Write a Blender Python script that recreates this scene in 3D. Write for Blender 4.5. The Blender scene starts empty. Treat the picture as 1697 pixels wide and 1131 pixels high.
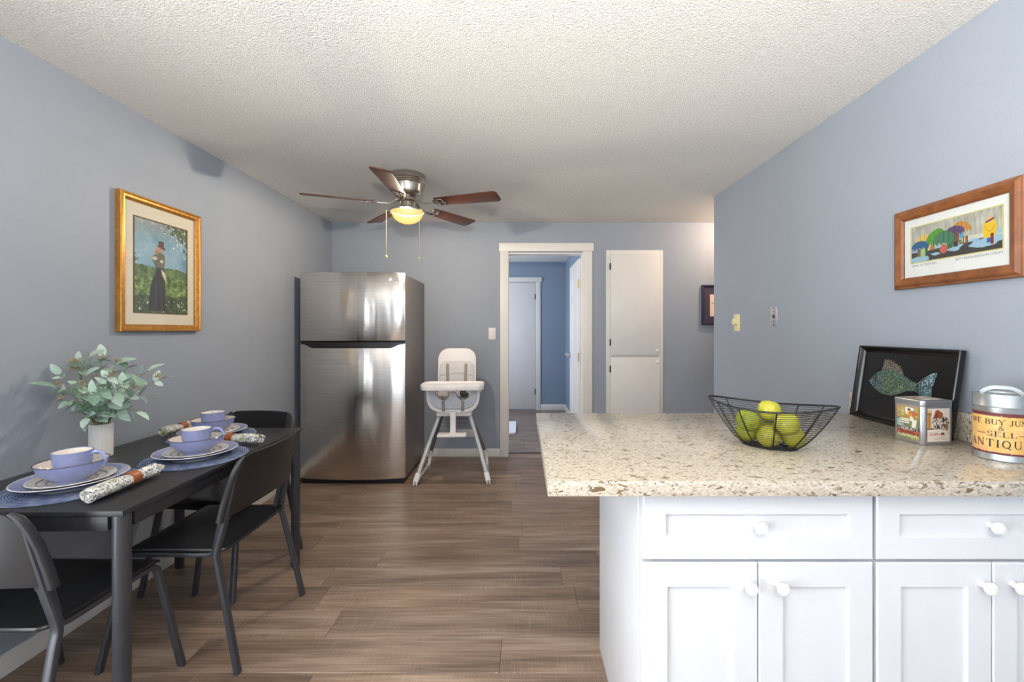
import bpy, bmesh, math, random
import numpy as np
from mathutils import Vector, Matrix, noise
random.seed(7)
R = math.radians
PI = math.pi
scene = bpy.context.scene
COL = scene.collection

# ------------------------------------------------------------------ camera
F = 725.0; CX, CY = 865.0, 547.0; CAMH = 1.29
cam_d = bpy.data.cameras.new('camera')
cam_d.sensor_width = 36.0
cam_d.lens = F / 1697 * 36
cam_d.shift_x = (848.5 - CX) / 1697
cam_d.shift_y = -(565.5 - CY) / 1697
cam_d.clip_start = 0.02
cam = bpy.data.objects.new('camera', cam_d)
cam.location = (0, 0, CAMH)
cam.rotation_euler = (R(90), 0, 0)
COL.objects.link(cam)
scene.camera = cam
# room constants (metres, camera foot at the origin, looking along +Y)
XL, XR, YB, H, YR = -1.935, 1.58, 4.453, 2.383, -2.4
YW = 3.60            # where the right wall ends
def P(px, py, d):    # a pixel at a known depth
    s = F / d
    return Vector(((px - CX) / s, d, CAMH - (py - CY) / s))

# ------------------------------------------------------------------ world, daylight, exposure
scene.view_settings.view_transform = 'Standard'
scene.view_settings.look = 'None'
scene.view_settings.gamma = 1
scene.view_settings.use_curve_mapping = False
scene.view_settings.exposure = 0.63
scene.cycles.use_denoising = True
scene.cycles.caustics_reflective = False
scene.cycles.caustics_refractive = False
scene.cycles.max_bounces = 10
scene.cycles.diffuse_bounces = 6
scene.cycles.transparent_max_bounces = 16
w = bpy.data.worlds.new('World'); scene.world = w
w.use_nodes = True
w.node_tree.nodes['Background'].inputs[0].default_value = (0.75, 0.87, 1.0, 1)
w.node_tree.nodes['Background'].inputs[1].default_value = 1.5
def area(name, loc, rot, sx, sy, power, color):
    d = bpy.data.lights.new(name, 'AREA'); d.shape = 'RECTANGLE'
    d.size = sx; d.size_y = sy; d.energy = power; d.color = color
    o = bpy.data.objects.new(name, d); o.location = loc; o.rotation_euler = rot
    COL.objects.link(o); return o
# daylight entering by the patio door (left wall), the added rear fill window, the bathroom window
area('daylight_patio_door', (XL - 0.16, -0.30, 1.05), (0, R(-90), 0), 1.95, 1.9, 70, (0.96, 0.985, 1.0))
area('fill_rear_window', (0.25, YR - 0.16, 1.35), (R(90), 0, 0), 2.4, 1.5, 8, (0.97, 0.99, 1.0))
area('daylight_bath_window', (-1.66, 5.7, 1.5), (0, R(-90), 0), 1.1, 1.1, 24, (0.86, 0.90, 1.0))

# ------------------------------------------------------------------ materials
def lin(c):
    c = c / 255.0
    return c / 12.92 if c <= 0.04045 else ((c + 0.055) / 1.055) ** 2.4
def C(r, g, b): return (lin(r), lin(g), lin(b), 1.0)
MATS = {}
class NT:
    def __init__(s, name):
        m = bpy.data.materials.new(name); m.use_nodes = True
        s.m = m; s.t = m.node_tree; s.n = s.t.nodes; s.l = s.t.links
        s.b = s.n['Principled BSDF']
        MATS[name] = m
    def node(s, typ, **kw):
        n = s.n.new(typ)
        for k, v in kw.items():
            if k.startswith('_'): setattr(n, k[1:], v)
            else:
                key = k.replace('__', ' ')
                n.inputs[int(key[1:]) if key[0] == 'i' and key[1:].isdigit() else key].default_value = v
        return n
    def link(s, a, b): s.l.new(a, b)
    def coord(s, kind='Object', scale=(1, 1, 1), rot=(0, 0, 0)):
        tc = s.node('ShaderNodeTexCoord'); mp = s.node('ShaderNodeMapping')
        mp.inputs['Scale'].default_value = scale; mp.inputs['Rotation'].default_value = rot
        s.link(tc.outputs[kind], mp.inputs['Vector']); return mp.outputs[0]
    def noise(s, vec, scale, detail=4, rough=0.5, dist=0):
        n = s.node('ShaderNodeTexNoise', Scale=scale, Detail=detail, Roughness=rough, Distortion=dist)
        if vec is not None: s.link(vec, n.inputs['Vector'])
        return n.outputs['Fac']
    def ramp(s, fac, stops, interp='LINEAR'):
        r = s.node('ShaderNodeValToRGB'); e = r.color_ramp.elements
        r.color_ramp.interpolation = interp
        while len(e) < len(stops): e.new(0.5)
        for i, (p, c) in enumerate(stops):
            e[i].position = p; e[i].color = c if len(c) == 4 else (*c, 1)
        s.link(fac, r.inputs[0]); return r.outputs['Color']
    def mix(s, fac, a, b, mode='MIX'):
        m = s.node('ShaderNodeMix', _data_type='RGBA', _blend_type=mode)
        for sock, v in ((m.inputs[0], fac), (m.inputs[6], a), (m.inputs[7], b)):
            if hasattr(v, 'is_output'): s.link(v, sock)
            else: sock.default_value = v
        return m.outputs[2]
    def math(s, op, a, b=0.0):
        m = s.node('ShaderNodeMath', _operation=op)
        for sock, v in ((m.inputs[0], a), (m.inputs[1], b)):
            if hasattr(v, 'is_output'): s.link(v, sock)
            else: sock.default_value = v
        return m.outputs[0]
    def bump(s, h, strength=0.2, dist=0.01):
        b = s.node('ShaderNodeBump', Strength=strength, Distance=dist)
        s.link(h, b.inputs['Height']); s.link(b.outputs[0], s.b.inputs['Normal'])
    def base(s, c):
        if hasattr(c, 'is_output'): s.link(c, s.b.inputs['Base Color'])
        else: s.b.inputs['Base Color'].default_value = c
    def set(s, **kw):
        for k, v in kw.items(): s.b.inputs[k.replace('__', ' ')].default_value = v
        return s

def simple(name, c, rough=0.5, metal=0.0, var=0.06, nscale=30, bump=0.0, spec=0.5, coat=0.0):
    t = NT(name); v = t.coord('Object')
    f = t.noise(v, nscale, 3)
    d = tuple(max(0, x * (1 - var)) for x in c[:3]) + (1,)
    u = tuple(min(1, x * (1 + var)) for x in c[:3]) + (1,)
    t.base(t.ramp(f, [(0.3, d), (0.7, u)]))
    t.set(Roughness=rough, Metallic=metal)
    t.b.inputs['Specular IOR Level'].default_value = spec
    if coat: t.b.inputs['Coat Weight'].default_value = coat
    if bump: t.bump(f, bump, 0.002)
    return t.m

def wall_mat(name, c):
    t = NT(name); v = t.coord('Object')
    f = t.noise(v, 2.2, 4)
    t.base(t.ramp(f, [(0.3, tuple(x * .97 for x in c[:3])), (0.7, tuple(x * 1.03 for x in c[:3]))]))
    g = t.noise(v, 170, 3); t.bump(g, 0.16, 0.004); t.set(Roughness=0.55)
    t.b.inputs['Specular IOR Level'].default_value = 0.35
    return t.m
M_WALL = wall_mat('blue_grey_wall_paint', C(152, 160, 172))
M_BATHWALL = wall_mat('blue_wall_paint', C(132, 148, 168))
def ceil_mat():
    t = NT('popcorn_ceiling'); v = t.coord('Object')
    vo = t.node('ShaderNodeTexVoronoi', Scale=150.0); t.link(v, vo.inputs['Vector'])
    n = t.noise(v, 105, 5, 0.65)
    h = t.math('SUBTRACT', n, t.math('MULTIPLY', vo.outputs['Distance'], 0.55))
    t.base(t.ramp(n, [(0.3, C(228, 226, 221)), (0.65, C(245, 244, 240))]))
    t.bump(h, 0.8, 0.011); t.set(Roughness=0.95)
    t.b.inputs['Specular IOR Level'].default_value = 0.1
    return t.m
M_CEIL = ceil_mat()
def plank_mat(name, tint):
    t = NT(name)
    tc = t.node('ShaderNodeTexCoord'); oi = t.node('ShaderNodeObjectInfo')
    ad = t.node('ShaderNodeVectorMath', _operation='ADD'); sc = t.node('ShaderNodeVectorMath', _operation='SCALE')
    cb = t.node('ShaderNodeCombineXYZ'); t.link(oi.outputs['Random'], cb.inputs[0]); t.link(oi.outputs['Random'], cb.inputs[1])
    t.link(cb.outputs[0], sc.inputs[0]); sc.inputs['Scale'].default_value = 37.0
    t.link(tc.outputs['Object'], ad.inputs[0]); t.link(sc.outputs[0], ad.inputs[1])
    def mp(s, r=(0, 0, 0)):
        m = t.node('ShaderNodeMapping'); m.inputs['Scale'].default_value = s; m.inputs['Rotation'].default_value = r
        t.link(ad.outputs[0], m.inputs['Vector']); return m.outputs[0]
    big = t.noise(mp((0.9, 7, 1)), 1.6, 4, 0.55, 0.4)
    grain = t.noise(mp((1.3, 60, 1)), 2.2, 6, 0.65, 0.6)
    saw = t.noise(mp((70, 2.4, 1), (0, 0, R(14))), 2.6, 4, 0.6)
    patch = t.noise(mp((2.2, 4, 1)), 1.5, 2)
    c1 = t.ramp(big, [(0.36, C(66, 50, 41)), (0.46, C(118, 98, 84)), (0.55, C(142, 123, 108)), (0.66, C(180, 163, 148))])
    c2 = t.mix(0.5, c1, t.ramp(grain, [(0.36, C(70, 54, 45)), (0.50, C(128, 108, 93)), (0.64, C(182, 162, 144))]), 'MIX')
    sawm = t.math('MULTIPLY', t.ramp(saw, [(0.52, (0, 0, 0)), (0.68, (1, 1, 1))]), t.ramp(patch, [(0.42, (0, 0, 0)), (0.62, (1, 1, 1))]))
    c3 = t.mix(t.math('MULTIPLY', sawm, 0.42), c2, C(186, 170, 154))
    fine = t.noise(mp((90, 260, 1)), 2.0, 3, 0.6)
    c3 = t.mix(0.20, c3, t.ramp(fine, [(0.34, C(84, 66, 56)), (0.66, C(190, 172, 156))]))
    rr = t.ramp(oi.outputs['Random'], [(0.0, (0.74, 0.71, 0.69)), (0.35, (1.06, 1.01, 0.97)), (0.7, (0.88, 0.86, 0.85)), (1.0, (1.22, 1.20, 1.20))])
    c4 = t.mix(1.0, c3, rr, 'MULTIPLY')
    t.base(t.mix(1.0, c4, tint, 'MULTIPLY'))
    t.bump(t.math('ADD', grain, saw), 0.10, 0.002); t.set(Roughness=0.36)
    return t.m
M_PLANK = plank_mat('weathered_oak_plank', (1.0, 0.99, 0.98, 1))
M_PLANK2 = plank_mat('grey_oak_plank', (0.86, 0.9, 1.0, 1))
M_SUB = simple('subfloor_dark', C(48, 40, 35), 0.9)
def stone_mat():
    t = NT('speckled_quartz')
    tc = t.node('ShaderNodeTexCoord')
    wp = t.noise(tc.outputs['Object'], 5, 2)
    def mp(s, r=0):
        m = t.node('ShaderNodeMapping'); m.inputs['Scale'].default_value = s; m.inputs['Rotation'].default_value = (0, 0, r)
        t.link(tc.outputs['Object'], m.inputs['Vector']); return m.outputs[0]
    a = t.noise(mp((34, 88, 88), R(-8)), 1.0, 3, 0.6, 0.8)
    b = t.noise(mp((58, 160, 160), R(12)), 1.0, 3, 0.6, 0.5)
    c = t.noise(mp((15, 38, 38), R(-20)), 1.0, 3, 0.55, 1.2)
    d = t.noise(mp((130, 240, 240)), 1.0, 2, 0.5)
    base = t.ramp(d, [(0.3, C(168, 157, 142)), (0.5, C(194, 184, 168)), (0.75, C(212, 204, 190))])
    x = t.mix(t.ramp(a, [(0.61, (0, 0, 0)), (0.64, (1, 1, 1))]), base, C(132, 113, 90))
    x = t.mix(t.ramp(b, [(0.61, (0, 0, 0)), (0.635, (1, 1, 1))]), x, C(98, 90, 84))
    x = t.mix(t.ramp(c, [(0.655, (0, 0, 0)), (0.668, (1, 1, 1))]), x, C(118, 98, 74))
    x = t.mix(t.ramp(a, [(0.32, (1, 1, 1)), (0.35, (0, 0, 0))]), x, C(218, 212, 200))
    x = t.mix(t.ramp(b, [(0.285, (1, 1, 1)), (0.30, (0, 0, 0))]), x, C(72, 70, 74))
    t.base(x); t.set(Roughness=0.13)
    return t.m
M_STONE = stone_mat()
M_WHITE = simple('white_cabinet_paint', C(218, 220, 225), 0.38, var=0.015, nscale=8)
M_TRIM = simple('white_trim_paint', C(226, 224, 220), 0.42, var=0.02, nscale=8)
M_DOORW = simple('white_door_paint', C(224, 222, 220), 0.4, var=0.02, nscale=6)
M_BLK = simple('black_stained_wood', C(40, 40, 43), 0.34, var=0.18, nscale=40)
M_BLKMET = simple('black_powder_steel', C(52, 54, 60), 0.36, 0.0, var=0.08)
M_BLKPL = simple('black_plastic', C(26, 26, 29), 0.33, var=0.12, nscale=70)
M_SLEEVE = simple('charcoal_plastic', C(40, 40, 44), 0.38, var=0.08)
M_WIRE = simple('black_wire', C(22, 22, 24), 0.4)
def steel_mat():
    t = NT('brushed_stainless'); tc = t.node('ShaderNodeTexCoord')
    m = t.node('ShaderNodeMapping'); m.inputs['Scale'].default_value = (3, 3, 160)
    t.link(tc.outputs['Object'], m.inputs['Vector'])
    n = t.noise(m.outputs[0], 1.0, 3)
    m2 = t.node('ShaderNodeMapping'); m2.inputs['Scale'].default_value = (5.0, 5, 0.9)
    t.link(tc.outputs['Object'], m2.inputs['Vector'])
    n2 = t.noise(m2.outputs[0], 1.0, 2)
    t.base(t.ramp(n, [(0.3, C(206, 200, 194)), (0.7, C(222, 217, 212))]))
    t.set(Metallic=1.0, Roughness=0.20)
    t.b.inputs['Anisotropic'].default_value = 0.75
    tg = t.node('ShaderNodeTangent', _direction_type='RADIAL', _axis='Z'); t.link(tg.outputs[0], t.b.inputs['Tangent'])
    t.b.inputs['Anisotropic Rotation'].default_value = 0.25
    t.bump(n2, 0.30, 0.03)
    return t.m
M_STEEL = steel_mat()
M_FRSIDE = simple('fridge_side_grey', C(128, 122, 120), 0.42, 0.1, var=0.04)
M_NICKEL = simple('brushed_nickel', C(186, 178, 168), 0.26, 1.0, var=0.05)
M_CHROME = simple('chrome', C(210, 210, 212), 0.15, 1.0, var=0.02)
M_BRASS = simple('brass_hinge', C(190, 168, 120), 0.35, 0.9, var=0.05)
M_DARKMET = simple('dark_bronze', C(70, 62, 56), 0.45, 0.6)
M_ZINC = simple('galvanised_zinc', C(176, 182, 184), 0.36, 0.85, var=0.14, nscale=24)
M_TIN = simple('silver_tin', C(178, 178, 182), 0.30, 0.8, var=0.04)
M_GRYPL = simple('grey_blue_plastic', C(190, 197, 208), 0.5)
M_WHPL = simple('white_plastic', C(233, 230, 230), 0.45, var=0.02)
M_LTUBE = simple('light_grey_tube', C(182, 186, 188), 0.4, 0.15)
M_DTUBE = simple('dark_grey_tube', C(112, 110, 112), 0.4, 0.2)
M_CUSH = simple('pale_grey_cushion', C(208, 206, 206), 0.7)
M_STRAP = simple('taupe_webbing', C(150, 142, 134), 0.9)
M_IVORY = simple('ivory_plastic', C(226, 216, 170), 0.45)
M_PLATE = simple('stainless_plate', C(206, 204, 208), 0.3, 0.7)
M_CORD = simple('cord_cream', C(190, 168, 130), 0.7)
def wood(name, a, b, rough=0.35, sc=(2, 40, 40)):
    t = NT(name); v = t.coord('Object', sc)
    n = t.noise(v, 1.0, 5, 0.6, 0.5)
    t.base(t.ramp(n, [(0.3, a), (0.7, b)])); t.set(Roughness=rough); t.bump(n, 0.05, 0.002); return t.m
M_BLADE = wood('walnut_blade', C(62, 34, 24), C(104, 60, 42), 0.33, (3, 46, 46))
M_FRWOOD = wood('oak_stained_frame', C(104, 60, 32), C(142, 88, 50), 0.35, (18, 5, 18))
M_RINGW = simple('copper_brown_wood', C(158, 88, 50), 0.35, var=0.15)
M_GOLD = simple('gilt_frame', C(186, 132, 62), 0.36, 0.55, var=0.2, nscale=60)
M_GOLDD = simple('dark_gilt_edge', C(92, 72, 50), 0.5, 0.3, var=0.1)
M_MATB = simple('cream_mat_board', C(236, 224, 202), 0.85, var=0.02)
M_MATW = simple('white_mat_board', C(228, 228, 226), 0.85, var=0.02)
M_NAVY = simple('navy_frame', C(44, 40, 72), 0.35)
M_NAVYM = simple('plum_mat', C(66, 56, 78), 0.7)
M_BLUEC = simple('periwinkle_glaze', C(142, 150, 192), 0.14, var=0.05, nscale=40, coat=0.4)
M_CREAM = simple('cream_glaze', C(232, 224, 212), 0.15, var=0.02, coat=0.4)
M_BRIM = simple('brown_glaze_rim', C(88, 72, 82), 0.2)
M_CERAM = simple('white_ceramic', C(230, 227, 224), 0.4, var=0.02)
M_STEM = simple('eucalyptus_stem', C(126, 134, 86), 0.6, var=0.15)
M_SEED = simple('eucalyptus_seed', C(176, 158, 128), 0.7, var=0.25)
M_MAT_T = simple('white_bath_mat', C(232, 232, 236), 0.95, bump=0.6, nscale=160)
M_TRAYB = simple('black_lacquer', C(18, 17, 18), 0.2, var=0.1)
M_INK = simple('dark_ink', C(38, 34, 48), 0.7)
M_INKR = simple('red_ink', C(170, 44, 44), 0.7)
M_INKW = simple('white_ink', C(238, 236, 230), 0.7)
M_INKG = simple('grey_ink', C(120, 112, 108), 0.7)
M_MATTBLK = simple('mask_plate_black', C(2, 2, 2), 1.0, spec=0.0)
M_GAP = simple('dull_black', C(24, 22, 22), 0.6)  # plain black of the grille, gasket, plug and fish eye
def ring_mat(name, stops, rough, coat=0.0, scale=1.0):       # colour by distance from the object's axis
    t = NT(name); tc = t.node('ShaderNodeTexCoord')
    m = t.node('ShaderNodeMapping'); m.inputs['Scale'].default_value = (scale, scale, 0)
    t.link(tc.outputs['Object'], m.inputs['Vector'])
    ln = t.node('ShaderNodeVectorMath', _operation='LENGTH'); t.link(m.outputs[0], ln.inputs[0])
    t.base(t.ramp(ln.outputs['Value'], stops)); t.set(Roughness=rough)
    if coat: t.b.inputs['Coat Weight'].default_value = coat
    return t, ln.outputs['Value']
crm, blu, brn, wht = C(230, 222, 208), C(146, 152, 190), C(90, 76, 92), C(238, 236, 234)
M_DPLATE = ring_mat('dinner_plate_glaze', [(0, crm), (0.097, crm), (0.099, brn), (0.103, blu), (0.144, blu), (0.1465, wht), (0.2, wht)], 0.15, 0.4)[0].m
M_SPLATE = ring_mat('salad_plate_glaze', [(0, crm), (0.062, crm), (0.0625, brn), (0.0655, brn), (0.066, crm), (0.082, crm), (0.0825, brn), (0.0860, brn), (0.0865, crm), (0.105, crm), (0.106, C(160, 150, 156)), (0.110, wht)], 0.15, 0.4)[0].m
def placemat_mat():
    t, r = ring_mat('woven_blue_placemat', [(0, C(74, 88, 122)), (0.2, C(74, 88, 122))], 0.9)
    s = t.math('SINE', t.math('MULTIPLY', r, 900.0))
    n = t.noise(t.coord('Object'), 30, 3)
    k = t.math('ADD', t.math('MULTIPLY', s, 0.25), n)
    t.base(t.ramp(k, [(0.25, C(58, 72, 108)), (0.55, C(104, 122, 158)), (0.8, C(146, 152, 172))]))
    s2 = t.noise(t.coord('Object'), 260, 2)
    t.bump(t.math('ADD', s, s2), 0.4, 0.002)
    return t.m
M_PMAT = placemat_mat()
def napkin_mat():
    t = NT('floral_print_cloth'); v = t.coord('Object')
    vo = t.node('ShaderNodeTexVoronoi', Scale=70.0); t.link(v, vo.inputs['Vector'])
    n = t.noise(v, 40, 3, 0.6, 2.5); g = t.noise(v, 34, 2)
    a = t.ramp(n, [(0.42, C(232, 228, 216)), (0.445, C(64, 76, 108)), (0.49, C(72, 86, 114)), (0.515, C(234, 230, 220))])
    b = t.mix(t.ramp(g, [(0.63, (0, 0, 0)), (0.66, (1, 1, 1))]), a, C(156, 168, 104))
    c = t.mix(t.ramp(vo.outputs['Distance'], [(0.18, (1, 1, 1)), (0.22, (0, 0, 0))]), b, C(54, 62, 92))
    t.base(c); t.set(Roughness=0.9); return t.m
M_NAP = napkin_mat()
def leaf_mat():
    t = NT('eucalyptus_leaf'); oi = t.node('ShaderNodeObjectInfo')
    v = t.coord('Object'); n = t.noise(v, 60, 3)
    a = t.ramp(oi.outputs['Random'], [(0, C(112, 146, 120)), (0.3, C(158, 188, 170)), (0.7, C(204, 224, 214)), (1, C(150, 178, 152))])
    t.base(t.mix(0.25, a, t.ramp(n, [(0.3, C(84, 116, 90)), (0.7, C(196, 214, 200))])))
    t.set(Roughness=0.5); return t.m
M_LEAF = leaf_mat()
def apple_mat():
    t = NT('green_apple_skin'); oi = t.node('ShaderNodeObjectInfo')
    v = t.coord('Object'); n = t.noise(v, 14, 3); f = t.noise(v, 190, 1)
    a = t.ramp(oi.outputs['Random'], [(0, C(134, 160, 44)), (0.5, C(160, 174, 50)), (1, C(182, 180, 54))])
    b = t.mix(t.ramp(n, [(0.35, (0, 0, 0)), (0.7, (0.6, 0.6, 0.6))]), a, C(190, 178, 54))
    t.base(t.mix(t.ramp(f, [(0.68, (0, 0, 0)), (0.72, (0.4, 0.4, 0.4))]), b, C(200, 200, 120)))
    t.set(Roughness=0.25); return t.m
M_APPLE = apple_mat()
def mosaic(name, a, b, c):
    t = NT(name); v = t.coord('Object')
    vo = t.node('ShaderNodeTexVoronoi', Scale=240.0, Randomness=0.6); t.link(v, vo.inputs['Vector'])
    sp = t.node('ShaderNodeSeparateColor'); t.link(vo.outputs['Color'], sp.inputs[0])
    col = t.ramp(sp.outputs[0], [(0, a), (0.55, b), (1, c)])
    t.base(t.mix(t.ramp(vo.outputs['Distance'], [(0.36, (0, 0, 0)), (0.5, (1, 1, 1))]), col, C(40, 52, 56)))
    t.set(Roughness=0.3); t.bump(vo.outputs['Distance'], 0.5, -0.002); return t.m
M_FGRN = mosaic('green_bead_mosaic', C(70, 118, 104), C(104, 148, 120), C(150, 180, 150))
M_FLIM = mosaic('lime_bead_mosaic', C(104, 156, 92), C(150, 186, 112), C(196, 212, 156))
M_FBLU = mosaic('blue_bead_mosaic', C(96, 150, 178), C(140, 188, 208), C(210, 228, 234))
M_FBRN = mosaic('brown_bead_mosaic', C(120, 98, 72), C(158, 136, 106), C(196, 178, 150))
def glass_mat(name, tint, gloss=0.06):
    m = bpy.data.materials.new(name); m.use_nodes = True; t = m.node_tree; t.nodes.clear()
    o = t.nodes.new('ShaderNodeOutputMaterial'); mx = t.nodes.new('ShaderNodeMixShader')
    tr = t.nodes.new('ShaderNodeBsdfTransparent'); gl = t.nodes.new('ShaderNodeBsdfGlossy')
    tr.inputs[0].default_value = tint; gl.inputs['Roughness'].default_value = 0.03
    lw = t.nodes.new('ShaderNodeLayerWeight'); lw.inputs[0].default_value = 0.5
    pw_ = t.nodes.new('ShaderNodeMath'); pw_.operation = 'POWER'; pw_.inputs[1].default_value = 4.0
    ma = t.nodes.new('ShaderNodeMath'); ma.operation = 'MULTIPLY_ADD'; ma.inputs[1].default_value = 0.6; ma.inputs[2].default_value = 0.02
    t.links.new(lw.outputs['Facing'], pw_.inputs[0]); t.links.new(pw_.outputs[0], ma.inputs[0])
    t.links.new(ma.outputs[0], mx.inputs[0]); t.links.new(tr.outputs[0], mx.inputs[1]); t.links.new(gl.outputs[0], mx.inputs[2])
    t.links.new(mx.outputs[0], o.inputs[0]); return m
M_GLASS = glass_mat('clear_glass', (0.96, 0.97, 0.97, 1))
def bowl_mat():
    m = bpy.data.materials.new('frosted_lamp_glass'); m.use_nodes = True; t = m.node_tree; t.nodes.clear()
    o = t.nodes.new('ShaderNodeOutputMaterial'); mx = t.nodes.new('ShaderNodeMixShader'); ad = t.nodes.new('ShaderNodeAddShader')
    tr = t.nodes.new('ShaderNodeBsdfTransparent'); em = t.nodes.new('ShaderNodeEmission'); df = t.nodes.new('ShaderNodeBsdfGlossy')
    tr.inputs[0].default_value = (1, 0.93, 0.80, 1)
    lw = t.nodes.new('ShaderNodeLayerWeight'); lw.inputs[0].default_value = 0.35
    rp = t.nodes.new('ShaderNodeValToRGB')
    rp.color_ramp.elements[0].color = (1.25, 0.86, 0.33, 1); rp.color_ramp.elements[1].color = (0.85, 0.40, 0.08, 1)
    t.links.new(lw.outputs['Facing'], rp.inputs[0]); t.links.new(rp.outputs[0], em.inputs[0]); em.inputs[1].default_value = 1.0
    mx.inputs[0].default_value = 0.66
    t.links.new(tr.outputs[0], mx.inputs[1]); t.links.new(em.outputs[0], mx.inputs[2])
    t.links.new(mx.outputs[0], o.inputs[0]); return m
M_BOWL = bowl_mat()
def print_mat(name='printed_paper', rough=0.6):
    t = NT(name); a = t.node('ShaderNodeAttribute'); a.attribute_name = 'Col'
    t.base(a.outputs['Color']); t.set(Roughness=rough); return t.m
M_PRINT = print_mat(); M_PRINTG = print_mat('printed_tin', 0.35)

# ------------------------------------------------------------------ mesh helpers
def new(): return bmesh.new()
def box(bm, x0, x1, y0, y1, z0, z1, bev=0.0, seg=2, mat=None):
    M = Matrix.Translation(((x0 + x1) / 2, (y0 + y1) / 2, (z0 + z1) / 2)) @ Matrix.Diagonal((x1 - x0, y1 - y0, z1 - z0, 1))
    if mat is not None: M = mat @ M
    r = bmesh.ops.create_cube(bm, size=1, matrix=M)
    if bev > 0:
        es = {e for v in r['verts'] for e in v.link_edges}
        bmesh.ops.bevel(bm, geom=list(es), offset=bev, segments=seg, affect='EDGES', profile=0.5, clamp_overlap=True)
    return bm
def bx(*a, **k): return box(new(), *a, **k)
def lathe(bm, prof, n=32, c=(0, 0, 0), cap=True, sx=1.0, sy=1.0):
    rings = []
    for r, z in prof:
        if r < 1e-6: rings.append([bm.verts.new((c[0], c[1], c[2] + z))])
        else: rings.append([bm.verts.new((c[0] + sx * r * math.cos(2 * PI * i / n), c[1] + sy * r * math.sin(2 * PI * i / n), c[2] + z)) for i in range(n)])
    for a, b in zip(rings[:-1], rings[1:]):
        for i in range(n):
            j = (i + 1) % n
            if len(a) == 1 and len(b) == 1: continue
            if len(a) == 1: bm.faces.new((a[0], b[j], b[i]))
            elif len(b) == 1: bm.faces.new((a[i], a[j], b[0]))
            else: bm.faces.new((a[i], a[j], b[j], b[i]))
    if cap:
        if len(rings[0]) > 1: bm.faces.new(rings[0][::-1])
        if len(rings[-1]) > 1: bm.faces.new(rings[-1])
    return bm
def frames(pts, closed, up):
    n = len(pts); T = []
    for i in range(n):
        if closed: t = pts[(i + 1) % n] - pts[i - 1]
        else: t = pts[min(i + 1, n - 1)] - pts[max(i - 1, 0)]
        T.append(t.normalized())
    out = []; u = None
    for t in T:
        if up is not None:
            s = t.cross(up)
            if s.length < 1e-5: s = t.cross(Vector((1, 0, 0)))
            s.normalize(); u = s.cross(t).normalized()
        else:
            if u is None:
                a = Vector((0, 0, 1)) if abs(t.z) < 0.9 else Vector((1, 0, 0))
                u = (a - t * a.dot(t)).normalized()
            else: u = (u - t * u.dot(t)).normalized()
            s = t.cross(u)
        out.append((s, u))
    return out
def sweep(bm, pts, prof, closed=False, up=None, scales=None, caps=True):
    pts = [Vector(p) for p in pts]; fr = frames(pts, closed, up); rings = []
    for i, (p, (s, u)) in enumerate(zip(pts, fr)):
        k = scales[i] if scales else 1.0
        rings.append([bm.verts.new(p + s * (a * k) + u * (b * k)) for a, b in prof])
    m = len(prof); n = len(rings)
    for i in range(n if closed else n - 1):
        A, B = rings[i], rings[(i + 1) % n]
        for j in range(m):
            q = (j + 1) % m
            bm.faces.new((A[j], A[q], B[q], B[j]))
    if caps and not closed:
        bm.faces.new(rings[0][::-1]); bm.faces.new(rings[-1])
    return bm
def circ(r, n=8): return [(r * math.cos(2 * PI * i / n), r * math.sin(2 * PI * i / n)) for i in range(n)]
def rrect(w, h, r=0.004, n=3):
    o = []
    for cx, cy, a0 in ((w / 2 - r, h / 2 - r, 0), (-w / 2 + r, h / 2 - r, 90), (-w / 2 + r, -h / 2 + r, 180), (w / 2 - r, -h / 2 + r, 270)):
        for i in range(n): a = R(a0 + 90 * i / (n - 1)); o.append((cx + r * math.cos(a), cy + r * math.sin(a)))
    return o
def tube(bm, pts, r, n=8, closed=False, scales=None): return sweep(bm, pts, circ(r, n), closed, None, scales)
def bez(pts, k=6, closed=False):            # Catmull-Rom through points
    pts = [Vector(p) for p in pts]; n = len(pts); out = []
    for i in range(n if closed else n - 1):
        if closed: p0, p1, p2, p3 = pts[i - 1], pts[i], pts[(i + 1) % n], pts[(i + 2) % n]
        else: p0, p1, p2, p3 = pts[max(i - 1, 0)], pts[i], pts[i + 1], pts[min(i + 2, n - 1)]
        for j in range(k):
            t = j / k
            out.append(0.5 * ((2 * p1) + (p2 - p0) * t + (2 * p0 - 5 * p1 + 4 * p2 - p3) * t * t + (3 * p1 - p0 - 3 * p2 + p3) * t ** 3))
    if not closed: out.append(pts[-1])
    return out
def prism(bm, poly, a0, a1, fn=lambda u, v, w: (u, v, w), bev=0.0):
    A = [bm.verts.new(fn(u, v, a0)) for u, v in poly]; B = [bm.verts.new(fn(u, v, a1)) for u, v in poly]
    n = len(poly); fs = []
    fs.append(bm.faces.new(A[::-1])); fs.append(bm.faces.new(B))
    for i in range(n): j = (i + 1) % n; fs.append(bm.faces.new((A[i], A[j], B[j], B[i])))
    bmesh.ops.recalc_face_normals(bm, faces=fs)
    if bev > 0:
        es = [e for e in set(e for f in fs[:2] for e in f.edges)]
        bmesh.ops.bevel(bm, geom=es, offset=bev, segments=2, affect='EDGES', profile=0.5, clamp_overlap=True)
    return bm
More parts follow.
